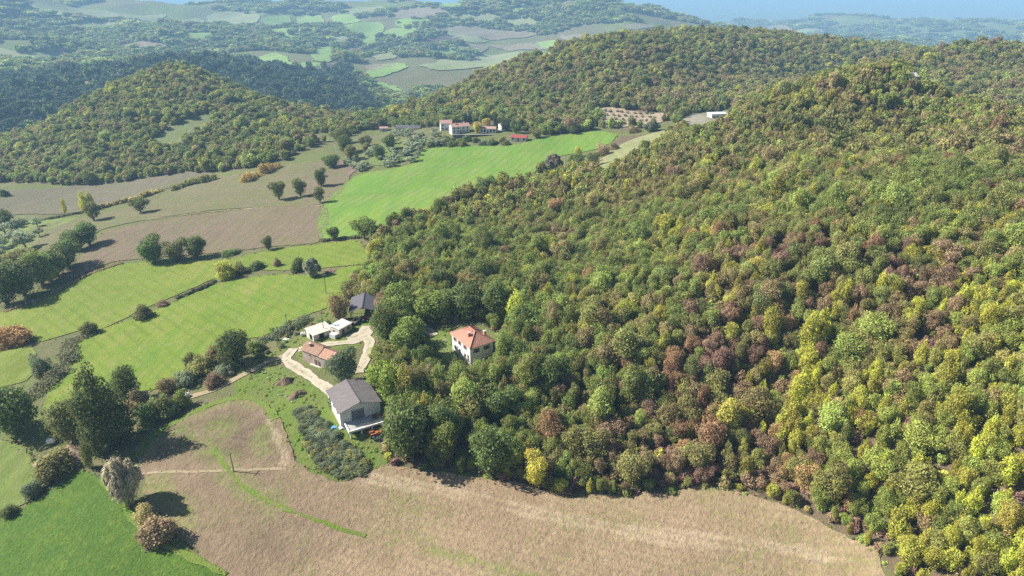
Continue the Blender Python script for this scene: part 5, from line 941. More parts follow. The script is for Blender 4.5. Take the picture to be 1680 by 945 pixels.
def house(name, label, x, y, rot, L, W, he, hr, wallm, roofm, wins, cat='house', dz=0, door=True, over=.4):
    o = building(name, label, cat, x, y, gz(x, y) + dz, rot); bm = bmesh.new(); gable_walls(bm, L, W, he, hr, -2.5, .3); bm_obj('wall', bm, M[wallm], o)
    gable_roof(o, L, W, he, hr, over, M[roofm], max(8, int(L * 1.4)), .05, ridge=False)
    for (side, u, z, w, h) in wins:
        p = {'-y': (u, -W / 2), '+y': (u, W / 2), '+x': (L / 2, u), '-x': (-L / 2, u)}[side]; window(o, *p, z, w, h, side, 'dark')
    if door: part_box('door', M['wood'], o, -.5, .5, -W / 2 - .06, -W / 2 - .002, 0, 2.1)
    return o
v2 = house('villa', 'white village villa whose long pink roof runs towards the orange tree', -38.5, 503, 20, 13.5, 7.6, 4.8, 6.4, 'white_wall', 'pink_tile', [('-y', u, z, .9, 1.1) for u in (-5, -2, 2, 5) for z in (.9, 3.1)] + [('-x', u, z, .9, 1.1) for u in (-2, 2) for z in (.9, 3.1)])
part_box('chimney', M['pink_tile'], v2, -3.4, -2.6, -1.2, -.4, 5.6, 7.2); part_box('chimney', M['pink_tile'], v2, 3.6, 4.4, 1.0, 1.8, 5.4, 7.0)
house('villa', 'smaller white gabled house behind the village villa', -50.0, 520, 10, 8.5, 8, 5.4, 7.2, 'white_wall', 'pink_tile', [('-y', u, z, 1.0, 1.3) for u in (-2.6, 2.6) for z in (.9, 3.5)] + [('-x', 0, 3.4, 1.1, 1.3)])
house('village_building', 'low white building with pale arcade right of the orange tree', -17, 497, -8, 11, 6, 3.0, 4.0, 'white_wall', 'pink_tile', [('-y', u, .6, 1.3, 1.8) for u in (-4.5, -2.2, 2.2, 4.5)], 'building')
house('village_building', 'white building half hidden behind the tall front cypress', -4.5, 503, 25, 9, 7, 3.8, 4.8, 'white_wall', 'whiteroof', [('-y', u, 1.0, 1.2, 1.3) for u in (-3, 3)], 'building')
house('red_shed', 'shed with crimson red roof at the top of the bright field', 5.0, 468, -14, 10.5, 6, 2.5, 3.6, 'grey_wall', 'crimson', [('-y', u, .9, 1.2, 1.2) for u in (-4, 4)], 'shed')
house('village_building', 'long low grey building among the bare trees left of the villa', -84, 560, -8, 20, 7, 3.4, 4.8, 'cream_wall', 'fibre_dark', [('-y', u, .8, 1.2, 1.4) for u in (-7, -3.5, 3.5, 7)], 'building')
house('hut', 'tiny hut with pinkish roof at the left end of the village', -112, 600, 5, 7, 5, 2.6, 3.6, 'grey_wall', 'pink_tile', [('-y', 2, .8, .9, 1.0)], 'hut')
fo = building('farm_building', 'flat roofed white farm building on the lane beyond the near crest', 'building', 146, 492, gz(146, 492), 10)
part_box('wall', M['white_wall'], fo, -6, 6, -3.5, 3.5, -2, 3.4); part_box('roof', M['whiteroof'], fo, -6.6, 6.6, -4.2, 4.2, 3.402, 3.7)
for u in (-4, -1.3, 1.5, 4): window(fo, u, -3.5, .9, 1.2, 1.3, '-y', 'dark')
f2 = building('farm_building', 'small pale outbuilding beside the flat roofed white farm', 'building', 162, 500, gz(162, 500), 10)
part_box('wall', M['white_wall'], f2, -3, 3, -2, 2, -2, 2.6); part_box('roof', M['whiteroof'], f2, -3.3, 3.3, -2.3, 2.3, 2.602, 2.8); part_box('door', M['dark'], f2, -.5, .5, -2.06, -2.002, 0, 2)
# garden wall below the villa
gw = building('garden_wall', 'dark retaining wall along the terrace below the villa', 'wall', -28, 487, gz(-28, 487), 2)
part_box('wall_face', M['fibre_dark'], gw, -14, 14, -.3, .3, -2, 1.6); part_box('coping', M['frame'], gw, -14.2, 14.2, -.4, .4, 1.602, 1.75)


# ---------------------------------------------------------------- plants
PAL = dict(dkgreen=(.068, .088, .027), dkolive=(.082, .088, .030), green=(.100, .124, .031), ltgreen=(.155, .18, .048), olive=(.125, .122, .042), olivebrown=(.155, .125, .058),
           yellowgreen=(.205, .195, .036), yellowgreen2=(.135, .16, .03), yellow=(.30, .235, .033), brown=(.16, .115, .070), purple=(.15, .085, .074), pinkbrown=(.15, .10, .075), grey=(.085, .098, .055),
           dkgrey=(.065, .08, .045), orange=(.36, .20, .045), orangebrown=(.20, .12, .05), willow=(.60, .54, .36), paleg=(.14, .145, .095), pinkgrey=(.14, .118, .088),
           olivegrey=(.145, .165, .105), cyp=(.025, .042, .02), bramble=(.09, .09, .048), autumn=(.20, .16, .06), autumnor=(.26, .18, .05), conifer=(.031, .045, .027), redbrown=(.17, .09, .058), weed=(.115, .165, .032))
PAL = {k: tuple(min(.6, c * 2.55) for c in v) if k not in ('willow',) else v for k, v in PAL.items()}
t = NT('leaves')
oi = t.n('ShaderNodeObjectInfo'); lv = t.attr('lv'); base = t.attr('tcol', 'INSTANCER', 'Color')
hsv = t.n('ShaderNodeHueSaturation')
t.l(t.mix(t.ramp(lv, .05, .62, .62, .0), base, t.mix(.5, base, (.15, .16, .05))), hsv.inputs['Color'])
t.l(t.math('ADD', t.ramp(lv, 0, 1, .478, .522), t.ramp(oi.outputs['Random'], 0, 1, -.012, .012)), hsv.inputs['Hue'])
t.l(t.math('MULTIPLY', t.ramp(lv, 0, 1, .6, 1.45), t.ramp(oi.outputs['Random'], 0, 1, .82, 1.2)), hsv.inputs['Value'])
hsv.inputs['Saturation'].default_value = 1.0
t.l(hsv.outputs[0], t.bsdf.inputs['Base Color']); t.bsdf.inputs['Roughness'].default_value = .65; t.bsdf.inputs['Specular IOR Level'].default_value = .2
tr = t.n('ShaderNodeBsdfTranslucent'); t.l(hsv.outputs[0], tr.inputs[0]); mx = t.n('ShaderNodeMixShader'); mx.inputs[0].default_value = .42
t.l(t.bsdf.outputs[0], mx.inputs[1]); t.l(tr.outputs[0], mx.inputs[2]); t.l(mx.outputs[0], t.out.inputs['Surface'])
M['leaf'] = t.m
M['bark'] = plain('bark', (.13, .105, .08), .95, .3, 3)

def unit(v): return v / (np.linalg.norm(v, axis=-1, keepdims=True) + 1e-9)

def cards(rs, puffs, n, size, up=.15, wild=1.15, stretch=1.0, vert=0.0):
    """leaf sprays scattered through and over a set of puffs -> verts, quads, shade value"""
    P = np.array(puffs, float); w = (P[:, 3] * P[:, 4]) ** 1.0 * P[:, 3]; w /= w.sum()
    k = rs.choice(len(P), int(n * 1.7), p=w); d = unit(rs.normal(size=(len(k), 3)))
    rad = rs.uniform(.55, 1.06, (len(k), 1)) ** .6 + (rs.rand(len(k), 1) < .26) * rs.uniform(.05, .5, (len(k), 1))
    c = P[k, :3] + d * rad * np.stack([P[k, 3], P[k, 3], P[k, 4]], -1)
    ins = np.zeros(len(k), int)
    for q in P: ins += (np.sum(((c - q[:3]) / np.array([q[3], q[3], q[4]])) ** 2, 1) < .5)
    keep = (ins == 0) | (rs.rand(len(k)) < .18); c, d, k = c[keep][:n], d[keep][:n], k[keep][:n]
    nrm = unit(d + wild * rs.normal(size=d.shape) * .6 + np.array([0, 0, up]))
    tg = unit(np.cross(nrm, rs.normal(size=d.shape))) if not vert else unit(np.cross(nrm, np.cross(nrm, np.array([0, 0, 1.0]) + .35 * rs.normal(size=d.shape))))
    bt = np.cross(nrm, tg); s = size * rs.uniform(.55, 1.25, (len(c), 1))
    a = tg * s * stretch; b = bt * s * .62
    bend = nrm * s * .22
    V = np.stack([c - a - bend * .4, c - b * 1.0 + bend * .3, c + a - bend * .4, c + b * 1.0 + bend * .3], 1).reshape(-1, 3)
    Fq = np.arange(len(V)).reshape(-1, 4)
    pl = rs.rand(len(P)); lvv = np.clip(.5 * pl[k] + .5 * rs.rand(len(k)), 0, 1)
    return V, Fq, lvv

def tube(a, b, r0, r1, n=6):
    a = np.array(a, float); b = np.array(b, float); d = unit(b - a); u = unit(np.cross(d, [.3, .9, .2])); v = np.cross(d, u)
    an = np.linspace(0, 2 * math.pi, n, endpoint=False); ring = np.cos(an)[:, None] * u + np.sin(an)[:, None] * v
    V = np.concatenate([a + ring * r0, b + ring * r1]); i = np.arange(n); j = (i + 1) % n
    return V, np.stack([i, j, j + n, i + n], -1)

def join(parts):
    V = []; Fc = []; o = 0
    for v, f in parts: V.append(v); Fc.append(f + o); o += len(v)
    return np.concatenate(V), np.concatenate(Fc)

def puffset(rs, shape):
    """nominal plant: 7 m wide and 8 m tall, base at the origin"""
    P = []
    if shape in ('oak', 'oakt'):
        base = .04 if shape == 'oak' else .26
        ctr = np.array([0, 0, 8 * (base + 1) / 2]); ax = np.array([3.5, 3.5, 8 * (1 - base) / 2])
        P.append((*ctr, 2.1, ax[2] * .62)); P.append((0, 0, ctr[2] * .6, 1.8, 1.8))
        lob = unit(rs.normal(size=(3, 3)) * np.array([1, 1, .5])); skew = rs.uniform(.75, 1.2, 3)
        for i in range(30):
            d = unit(rs.normal(size=3)); d[2] = abs(d[2]) if rs.rand() < .72 else d[2]; d = unit(d)
            ext = 1 + .28 * max((d @ lb) for lb in lob) - .12
            q = ctr + d * ax * skew * rs.uniform(.5, .84) * ext; r = rs.choice([.45, .6, .8, 1.1, 1.4], p=[.2, .25, .25, .2, .1]); P.append((*q, r, r * rs.uniform(.75, 1.1)))
    elif shape == 'slim':
        for i in range(15):
            u = (i + .5) / 15; z = .9 + u * 6.6; rr_ = 3.3 * math.sin(math.pi * min(.96, (u * .86 + .12))) ** .8 * (1 - .35 * u)
            for q in range(2):
                a = rs.uniform(0, 6.3); r = max(.5, rr_ * rs.uniform(.35, .55)); P.append((math.cos(a) * rr_ * .55, math.sin(a) * rr_ * .55, z + rs.uniform(-.4, .4), r, r * 1.15))
    elif shape == 'poplar':
        for i in range(24):
            u = (i + .5) / 24; z = .5 + u * 7.2; rr_ = 3.2 * min(1, (u + .34) * 1.6) * (1 - u ** 1.9) + .2; rr_ *= rs.uniform(.8, 1.12)
            for q in range(3):
                a = rs.uniform(0, 6.3); r = max(.32, rr_ * rs.uniform(.34, .5)); P.append((math.cos(a) * rr_ * .6, math.sin(a) * rr_ * .6, z + rs.uniform(-.2, .2), r, r * .9))
    elif shape == 'bush':
        P.append((0, 0, 2.6, 1.9, 2.2)); lob = unit(rs.normal(size=(3, 3)) * np.array([1, 1, .5]))
        for i in range(30):
            d = unit(rs.normal(size=3)); d[2] = abs(d[2]); r = rs.choice([.4, .6, .85, 1.2]); q = d * np.array([2.6, 2.6, 5.4]) * rs.uniform(.5, 1.05) * (.8 + .4 * max(d @ lb for lb in lob))
            P.append((q[0], q[1], max(q[2], .6) + rs.uniform(-.3, .9), r, r * 1.3))
    elif shape == 'willow':
        P.append((0, 0, 3.6, 1.9, 2.6))
        for i in range(38):
            d = unit(rs.normal(size=3)); d[2] = abs(d[2]) * 1.1; d = unit(d); r = rs.uniform(.35, .8); q = np.array([0, 0, 2.8]) + d * np.array([2.7, 2.7, 4.0]) * rs.uniform(.6, 1.12)
            P.append((*q, r, r * 1.6))
    elif shape == 'olive':
        for i in range(13):
            d = unit(rs.normal(size=3)); r = rs.uniform(.8, 1.4); q = np.array([0, 0, 4.8]) + d * np.array([2.4, 2.4, 2.3]); P.append((*q, r, r * .8))
    elif shape == 'cypress':
        for i in range(26):
            u = (i + .5) / 26; z = .3 + u * 7.5; r = 3.0 * min(1, u * 6 + .35) * (1 - u ** 2.2) + .3; P.append((rs.uniform(-.3, .3), rs.uniform(-.3, .3), z, r, .5))
    return P

def plant_parts(seed, shape, n, size):
    rs = np.random.RandomState(seed); P = puffset(rs, shape)
    kw = dict(willow=dict(stretch=2.3, vert=1, wild=.6, up=.6), cypress=dict(vert=1, stretch=1.4), poplar=dict(up=.2), olive=dict(wild=1.0)).get(shape, {})
    V, Fq, l = cards(rs, P, n, size, **kw)
    top = dict(poplar=7.0, cypress=7.0, slim=6.0, bush=2.6).get(shape, 5.0); r0 = dict(bush=.2, slim=.22, cypress=.5).get(shape, .34)
    tp = []; a = np.array([0, 0, -.4]); m = 4
    for i in range(m):
        b = np.array([rs.uniform(-.25, .25), rs.uniform(-.25, .25), top * (i + 1) / m]); tp.append(tube(a, b, r0 * (1.25 if i == 0 else 1 - i / m * .75), r0 * (1 - (i + 1) / m * .75), 7)); a = b
    for i in range(7):
        q = P[rs.randint(len(P))]; h = rs.uniform(.25, .75) * top
        tp.append(tube((0, 0, min(h, q[2] * .8)), q[:3], r0 * .42, .05, 5))
    return (V, Fq, l), join(tp)

def crown_mesh(name, data):
    V, Fq, l = data
    return mesh_np(name, V, Fq, [M['leaf']], {'lv': ('FACE', 'FLOAT', l)})

# detailed kinds (crown mesh, trunk mesh)
KIND = {}
for shape, nv, n, size in (('oak', 10, 5200, .205), ('oakt', 4, 2400, .28), ('slim', 6, 3400, .21), ('poplar', 1, 12000, .14), ('bush', 8, 3600, .235), ('willow', 2, 8000, .2), ('olive', 4, 800, .42), ('cypress', 2, 700, .45)):
    KIND[shape] = []
    for v in range(nv):
        cd, tk = plant_parts(100 + v * 7 + len(shape) * 31, shape, n, size)
        KIND[shape].append((crown_mesh(shape + '_crown', cd), mesh_np(shape + '_trunk', tk[0], tk[1], [M['bark']], smooth=True)))

def plant(name, label, cat, group, x, y, w, h, shape, col, rs, tint=None):
    z = float(height(np.array([x]), np.array([y]))[0])
    root = bpy.data.objects.new(name, None); root.empty_display_size = .5
    root.location = (x, y, z - .1); root.rotation_euler = (0, 0, rs.uniform(0, 6.28))
    root.scale = (w / 7 * rs.uniform(.85, 1.18), w / 7 * rs.uniform(.85, 1.18), h / 8)
    link(root, None, None, ' '.join(label.split()[:16]), cat, group)
    cm, tm = KIND[shape][rs.randint(len(KIND[shape]))]
    tko = bpy.data.objects.new('trunk', tm); link(tko, root)
    co = bpy.data.objects.new('crown', cm); link(co, root)
    c = (np.array(PAL[col]) if tint is None else tint) * rs.uniform(.9, 1.12)
    co['tcol'] = [float(v) for v in c]
    return root

rsT = np.random.RandomState(11)
for (x, y, w, h, shape, col, name, label, cat, group) in TREES:
    plant(name, label, cat, group, x, y, w, h, shape, col, rsT)

# hedges: one continuous leafy body each
for i, (label, w, h, col, pts) in enumerate(HEDGES):
    rs = np.random.RandomState(300 + i); L = smooth_line(pts, w * .28); P = []
    zz = height(L[:, 0], L[:, 1]); o = L[0]; oz = zz[0]
    for (px, py), pz in zip(L, zz):
        for q in range(4):
            r = w * rs.choice([.14, .22, .34, .45]); hv = h * (1 + .55 * vnoise(np.array([px / 5.]), np.array([py / 5.]), 88)[0]); P.append((px - o[0] + rs.uniform(-.4, .4) * w, py - o[1] + rs.uniform(-.4, .4) * w, pz - oz + hv * rs.uniform(.15, .75), r, hv * rs.uniform(.18, .42)))
    V, Fq, l = cards(rs, P, int(len(P) * 45), max(.2, min(.5, .0013 * np.hypot(*o))))
    ob = bpy.data.objects.new('hedge', crown_mesh('hedge', (V, Fq, l))); ob.location = (o[0], o[1], oz)
    ob['tcol'] = [float(c) for c in PAL[col]]; link(ob, None, None, label, 'hedge')

# ---- masses of trees: instances over the ground
PROTO = bpy.data.collections.new('plant_kinds'); PIDX = {}
def proto(key, shape, seed, n, size, trunk=True):
    cd, tk = plant_parts(seed, shape, n, size); V, Fq, l = cd
    if trunk:
        VV, FF = join([(V, Fq), tk]); mi = np.r_[np.zeros(len(Fq)), np.ones(len(tk[1]))]; ll = np.r_[l, np.zeros(len(tk[1]))]
    else: VV, FF, mi, ll = V, Fq, np.zeros(len(Fq)), l
    me = mesh_np('plant_kind', VV, FF, [M['leaf'], M['bark']], {'lv': ('FACE', 'FLOAT', ll)}, mat_index=mi)
    o = bpy.data.objects.new('plant_kind_%03d' % len(PROTO.objects), me); PROTO.objects.link(o); PIDX.setdefault(key, []).append(len(PROTO.objects) - 1)
for v in range(8): proto('oak0', 'oak', 500 + v, 3600, .24)
for v in range(3): proto('slim0', 'slim', 520 + v, 2000, .28)
for v in range(3): proto('bush0', 'bush', 540 + v, 1700, .32)
for v in range(7): proto('oak1', 'oak', 560 + v, 1000, .48)
for v in range(3): proto('slim1', 'slim', 580 + v, 700, .48)
for v in range(3): proto('bush1', 'bush', 600 + v, 600, .52)
for v in range(4): proto('oak2', 'oak', 620 + v, 240, 1.05, False)
for v in range(2): proto('slim2', 'slim', 640 + v, 180, 1.0, False)
for v in range(3): proto('weed', 'bush', 660 + v, 160, .95, False)

gn = bpy.data.node_groups.new('scatter_plants', 'GeometryNodeTree')
gn.interface.new_socket('Geometry', in_out='INPUT', socket_type='NodeSocketGeometry'); gn.interface.new_socket('Geometry', in_out='OUTPUT', socket_type='NodeSocketGeometry')
gi = gn.nodes.new('NodeGroupInput'); go = gn.nodes.new('NodeGroupOutput'); ci = gn.nodes.new('GeometryNodeCollectionInfo'); iop = gn.nodes.new('GeometryNodeInstanceOnPoints')
ci.inputs['Collection'].default_value = PROTO; ci.inputs['Separate Children'].default_value = True; ci.inputs['Reset Children'].default_value = True
def nat(name, typ):
    a = gn.nodes.new('GeometryNodeInputNamedAttribute'); a.data_type = typ; a.inputs['Name'].default_value = name; return a.outputs['Attribute']
gn.links.new(gi.outputs[0], iop.inputs['Points']); gn.links.new(ci.outputs[0], iop.inputs['Instance']); iop.inputs['Pick Instance'].default_value = True
gn.links.new(nat('idx', 'INT'), iop.inputs['Instance Index'])
cx_ = gn.nodes.new('ShaderNodeCombineXYZ'); gn.links.new(nat('rot', 'FLOAT'), cx_.inputs[2])
gn.links.new(cx_.outputs[0], iop.inputs['Rotation']); gn.links.new(nat('scl', 'FLOAT_VECTOR'), iop.inputs['Scale']); gn.links.new(iop.outputs[0], go.inputs[0])

def mass(name, label, xyz, scl, rot, idx, col):
    me = bpy.data.meshes.new(name); me.vertices.add(len(xyz)); me.vertices.foreach_set('co', np.asarray(xyz, np.float32).ravel())
    for an, typ, key, data in (('scl', 'FLOAT_VECTOR', 'vector', scl), ('rot', 'FLOAT', 'value', rot), ('idx', 'INT', 'value', idx), ('tcol', 'FLOAT_VECTOR', 'vector', col)):
        a = me.attributes.new(an, typ, 'POINT'); a.data.foreach_set(key, np.asarray(data, np.int32 if typ == 'INT' else np.float32).ravel())
    ob = link(bpy.data.objects.new(name, me), kind='stuff', label=label)
    m = ob.modifiers.new('scatter', 'NODES'); m.node_group = gn
    return ob

def jitter_grid(x0, x1, y0, y1, s, rs, j=.42):
    xs, ys = np.meshgrid(np.arange(x0, x1, s), np.arange(y0, y1, s * .87)); xs = xs + (np.arange(xs.shape[0]) % 2)[:, None] * s / 2
    return xs.ravel() + rs.uniform(-j, j, xs.size) * s, ys.ravel() + rs.uniform(-j, j, xs.size) * s
def is_open(x, y, grow=0.0):
    o = np.zeros(x.shape, bool)
    for p in OPEN: o |= in_poly(x, y, p)
    return o

CKEYS = ['dkgreen', 'green', 'ltgreen', 'olive', 'olivebrown', 'yellowgreen', 'yellow', 'brown', 'purple', 'redbrown', 'orange']
CARR = np.array([PAL[k] for k in CKEYS])
def autumn(x, y, rs, base):
    """pick a leaf colour for each tree: patches of kinds plus chance"""
    n = len(x); Wt = np.tile(np.array(base, float), (n, 1))
    def z(key):
        o = np.zeros(n)
        for cx, cy2, r in ZONES[key]: o = np.maximum(o, np.exp(-((x - cx) ** 2 + (y - cy2) ** 2) / (r * r)))
        return o
    zy, zp, zg, zb = z('yellow'), z('purple'), z('green'), z('brown')
    Wt[:, 6] += 1.5 * zy; Wt[:, 5] += 2.4 * zy; Wt[:, 3] += .3 * zy; Wt[:, 2] += .12 * zy
    Wt[:, 8] += 1.5 * zp; Wt[:, 7] += .8 * zp; Wt[:, 9] += .22 * zp
    Wt[:, 0] += .7 * zg; Wt[:, 1] += 1.3 * zg; Wt[:, 2] += .25 * zg
    Wt[:, 7] += .3 * zb; Wt[:, 3] += .6 * zb; Wt[:, 4] += .5 * zb
    mean = (Wt / Wt.sum(1, keepdims=True)) @ CARR
    for i in range(Wt.shape[1]): Wt[:, i] *= np.exp(2.7 * fbm(x / 15 + 31 * i, y / 15 - 17 * i, 70 + 3 * i, 2))
    Wt /= Wt.sum(1, keepdims=True); u = rs.rand(n, 1)
    ck = (u > np.cumsum(Wt, 1)).sum(1).clip(0, len(CKEYS) - 1)
    return ck, CARR[ck] * .68 + mean * .32

# nearest wooded slope
rsF = np.random.RandomState(21)
x, y = jitter_grid(-80, 420, 70, 470, 2.95, rsF); r = np.hypot(x, y); a = np.arctan2(x, y)
k = ~is_open(x, y) & (r < 470) & (np.abs(a) < .80) & (r > 84) & ~((y > 400) & (x < 110)) & (rsF.rand(len(x)) > .05)
x, y = x[k], y[k]; z = height(x, y); k = seen(x, y, z, 9, 2); x, y, z = x[k], y[k], z[k]
ed = np.full(len(x), 99.0)
for p in OPEN[:2]: ed = np.minimum(ed, dist_line(x, y, p + p[:1]))
big = rsF.rand(len(x)); gzn = np.zeros(len(x))
for cx, cy2, rad in ZONES['green']: gzn = np.maximum(gzn, np.exp(-((x - cx) ** 2 + (y - cy2) ** 2) / (rad * rad)))
w = 2.9 + 2.3 * big + 2.4 * (big > .96) + 2.0 * gzn * rsF.rand(len(x)); h = w * rsF.uniform(.75, 1.2, len(x)) + 1.6 + .9 * fbm(x / 14, y / 14, 77, 2) + 1.5 * gzn
w = np.where(ed < 2.2, w * .62, w); h = np.where(ed < 2.2, h * .62, h)
ck, tc = autumn(x, y, rsF, [.18, .46, .30, .46, .26, .22, .02, .16, .05, .03, .01])
sh = np.where(np.isin(ck, [5, 6]) & (rsF.rand(len(x)) < .6), 1, np.where((ck == 8) | (ck == 7), np.where(rsF.rand(len(x)) < .6, 2, 0), np.where(rsF.rand(len(x)) < .12, 1, 0)))
h = np.where(sh == 1, h * 1.15, h); w = np.where(sh == 1, w * .86, w); h = np.where(sh == 2, h * .72, h)
# the biggest in view stand as single trees
r3 = np.sqrt(x * x + y * y + (CAM_Z - z) ** 2)
for tx, ty, tw, *_ in TREES:
    k = np.hypot(x - tx, y - ty) > tw * .36
    x, y, z, w, h, ck, tc, sh, r3, ed = [q[k] for q in (x, y, z, w, h, ck, tc, sh, r3, ed)]
fw = y * math.cos(math.radians(24.5)) - (z - CAM_Z) * math.sin(math.radians(24.5)); up = y * math.sin(math.radians(24.5)) + (z + h * .6 - CAM_Z) * math.cos(math.radians(24.5))
inview = (np.abs(x / fw) < .76) & (np.abs(up / fw) < .44)
order = np.argsort(-(w / r3) * inview); single = order[:230]
CW = dict(dkgreen='dark green', green='green', ltgreen='light green', olive='olive green', olivebrown='olive brown', yellowgreen='yellow green', yellow='golden yellow', brown='brown leafed', purple='purplish', redbrown='red brown', orange='orange')
for i in single:
    px = x[i] / fw[i]; dd = r3[i]; e = ed[i]
    where = 'on the wood edge' if e < 4.5 else 'one tree behind the wood edge' if e < 9 else 'two trees behind the wood edge' if e < 14 else 'well inside the wood' if e < 24 else 'deep in the wood'
    side = 'by the photo\'s right border' if px > .66 else 'at the far right' if px > .54 else 'right of the field corner' if px > .44 else 'above the field corner' if px > .33 else 'above the field\'s right half' if px > .2 else 'above the field\'s middle' if px > 0 else 'toward the white house'
    size = ('low ' if h[i] < w[i] * .95 else 'tall ' if h[i] > w[i] * 1.25 else '') + ('small' if w[i] < 5.5 else 'broad' if w[i] > 8 else 'medium')
    nm = ('oak', 'slim', 'bush')[sh[i]]
    plant('woodland_shrub' if sh[i] == 2 else 'woodland_tree', '%s %s %s %s %s' % (size, CW[CKEYS[ck[i]]], 'shrubby tree' if sh[i] == 2 else 'slender tree' if sh[i] == 1 else 'round tree', where, side),
          'tree', 'trees of the nearest wooded slope', float(x[i]), float(y[i]), float(w[i]), float(h[i]), nm, CKEYS[ck[i]], rsF, tc[i])
rest = np.setdiff1d(np.arange(len(x)), single)
def pick(keys, n, rs): return np.array(keys)[rs.randint(len(keys), size=n)]
def fill(name, label, sel, lodname):
    xx, yy, zz, ww, hh, cc, ss = [q[sel] for q in (x, y, z, w, h, tc, sh)]; n = len(xx)
    idx = np.where(ss == 1, pick(PIDX['slim' + lodname], n, rsF), np.where(ss == 2, pick(PIDX['bush' + lodname], n, rsF), pick(PIDX['oak' + lodname], n, rsF)))
    return dict(xyz=np.stack([xx, yy, zz - .1], -1), scl=np.stack([ww / 7, ww / 7 * rsF.uniform(.9, 1.1, n), hh / 8], -1), rot=rsF.uniform(0, 6.28, n), idx=idx, col=cc * rsF.uniform(.86, 1.14, (n, 1)))
def merge(*ds): return {k: np.concatenate([d[k] for d in ds]) for k in ds[0]}
rr0 = r3[rest]
mass('woodland', 'autumn coloured wood covering the large slope right of the farm', **merge(fill('', '', rest[rr0 < 300], '0'), fill('', '', rest[rr0 >= 300], '1')))
n_near = len(x)

# undergrowth filling the wood floor and its edges
def low_cover(name, label, x, y, w, h, cols, rs, key='bush1', jit=.2):
    n = len(x); z = height(x, y); ww = w * rs.uniform(.6, 1.4, n); hh = h * rs.uniform(.55, 1.4, n)
    C = np.array([PAL[c] for c in cols])[rs.randint(len(cols), size=n)] * rs.uniform(1 - jit, 1 + jit, (n, 1))
    mass(name, label, np.stack([x, y, z - .05], -1), np.stack([ww / 7, ww / 7, hh / 8], -1), rs.uniform(0, 6.28, n), pick(PIDX[key], n, rs), C)
x, y = jitter_grid(-80, 200, 75, 300, 2.5, rsF); k = ~is_open(x, y) & (np.hypot(x, y) < 300) & (np.abs(np.arctan2(x, y)) < .76) & (rsF.rand(len(x)) < .9); x, y = x[k], y[k]
low_cover('undergrowth', 'low scrub on the wood floor between the trees', x, y, 2.9, 2.6, ['brown', 'olive', 'green', 'olivebrown', 'yellowgreen', 'purple', 'ltgreen'], rsF)
bx, by, kx, ky = [], [], [], []
for p in BRAMBLE:
    q = np.array(p); x, y = jitter_grid(*q[:, 0][[q[:, 0].argmin(), q[:, 0].argmax()]], *q[:, 1][[q[:, 1].argmin(), q[:, 1].argmax()]], 1.2, rsF); k = in_poly(x, y, p) & (rsF.rand(len(x)) < .92); bx.append(x[k]); by.append(y[k])
low_cover('brambles', 'grey green bramble bank below the big barn', np.concatenate(bx), np.concatenate(by), 3.4, 1.25, ['grey', 'grey', 'grey', 'dkgrey', 'olive'], rsF, 'bush0')
for p in SCRUB:
    q = np.array(p); x, y = jitter_grid(q[:, 0].min(), q[:, 0].max(), q[:, 1].min(), q[:, 1].max(), 2.4, rsF); k = in_poly(x, y, p) & (rsF.rand(len(x)) < .5)
    lanes = np.minimum.reduce([dist_line(x, y, smooth_line(tp, 3)) - tw / 2 for _, tw, tp in TRACKS]); k &= lanes > .8; kx.append(x[k]); ky.append(y[k])
low_cover('scrub', 'brown and grey scrub on the bank between lane and meadow', np.concatenate(kx), np.concatenate(ky), 2.3, 1.5, ['grey', 'brown', 'olive', 'olivebrown', 'weed', 'bramble'], rsF, 'bush0')
gx, gy = [], []
for p in ROUGH:
    q = np.array(p); x, y = jitter_grid(q[:, 0].min(), q[:, 0].max(), q[:, 1].min(), q[:, 1].max(), 1.5, rsF); k = in_poly(x, y, p) & (rsF.rand(len(x)) < .42)
    lanes = np.minimum.reduce([dist_line(x, y, smooth_line(tp, 3)) - tw / 2 for _, tw, tp in TRACKS]); k &= lanes > .5
    for fp in FOOT: k &= ~in_poly(x, y, fp)
    gx.append(x[k]); gy.append(y[k])
low_cover('weeds', 'tall weeds and tufted grass around the farm buildings', np.concatenate(gx), np.concatenate(gy), 1.1, .45, ['weed', 'weed', 'ltgreen', 'green', 'olive'], rsF, 'weed')
# scruffy field margins
mx_, my_ = [], []
for key, dens, wd in (('ploughed', .5, 1.2), ('crop', .4, 1.0), ('meadow', .45, 1.5), ('upper', .4, 1.4), ('stubble', .3, 1.2), ('pasture', .4, 1.2), ('green', .35, 1.2), ('fallow', .25, 1.2)):
    L = smooth_line(FIELDS[key] + FIELDS[key][:1], .8); k = rsF.rand(len(L)) < dens; L = L[k] + rsF.normal(0, wd * .5, (k.sum(), 2)); mx_.append(L[:, 0]); my_.append(L[:, 1])
low_cover('margin_grass', 'tall grass and weeds growing along the field margins', np.concatenate(mx_), np.concatenate(my_), 1.0, .55, ['weed', 'olive', 'olivebrown', 'ltgreen', 'bramble', 'brown'], rsF, 'weed')

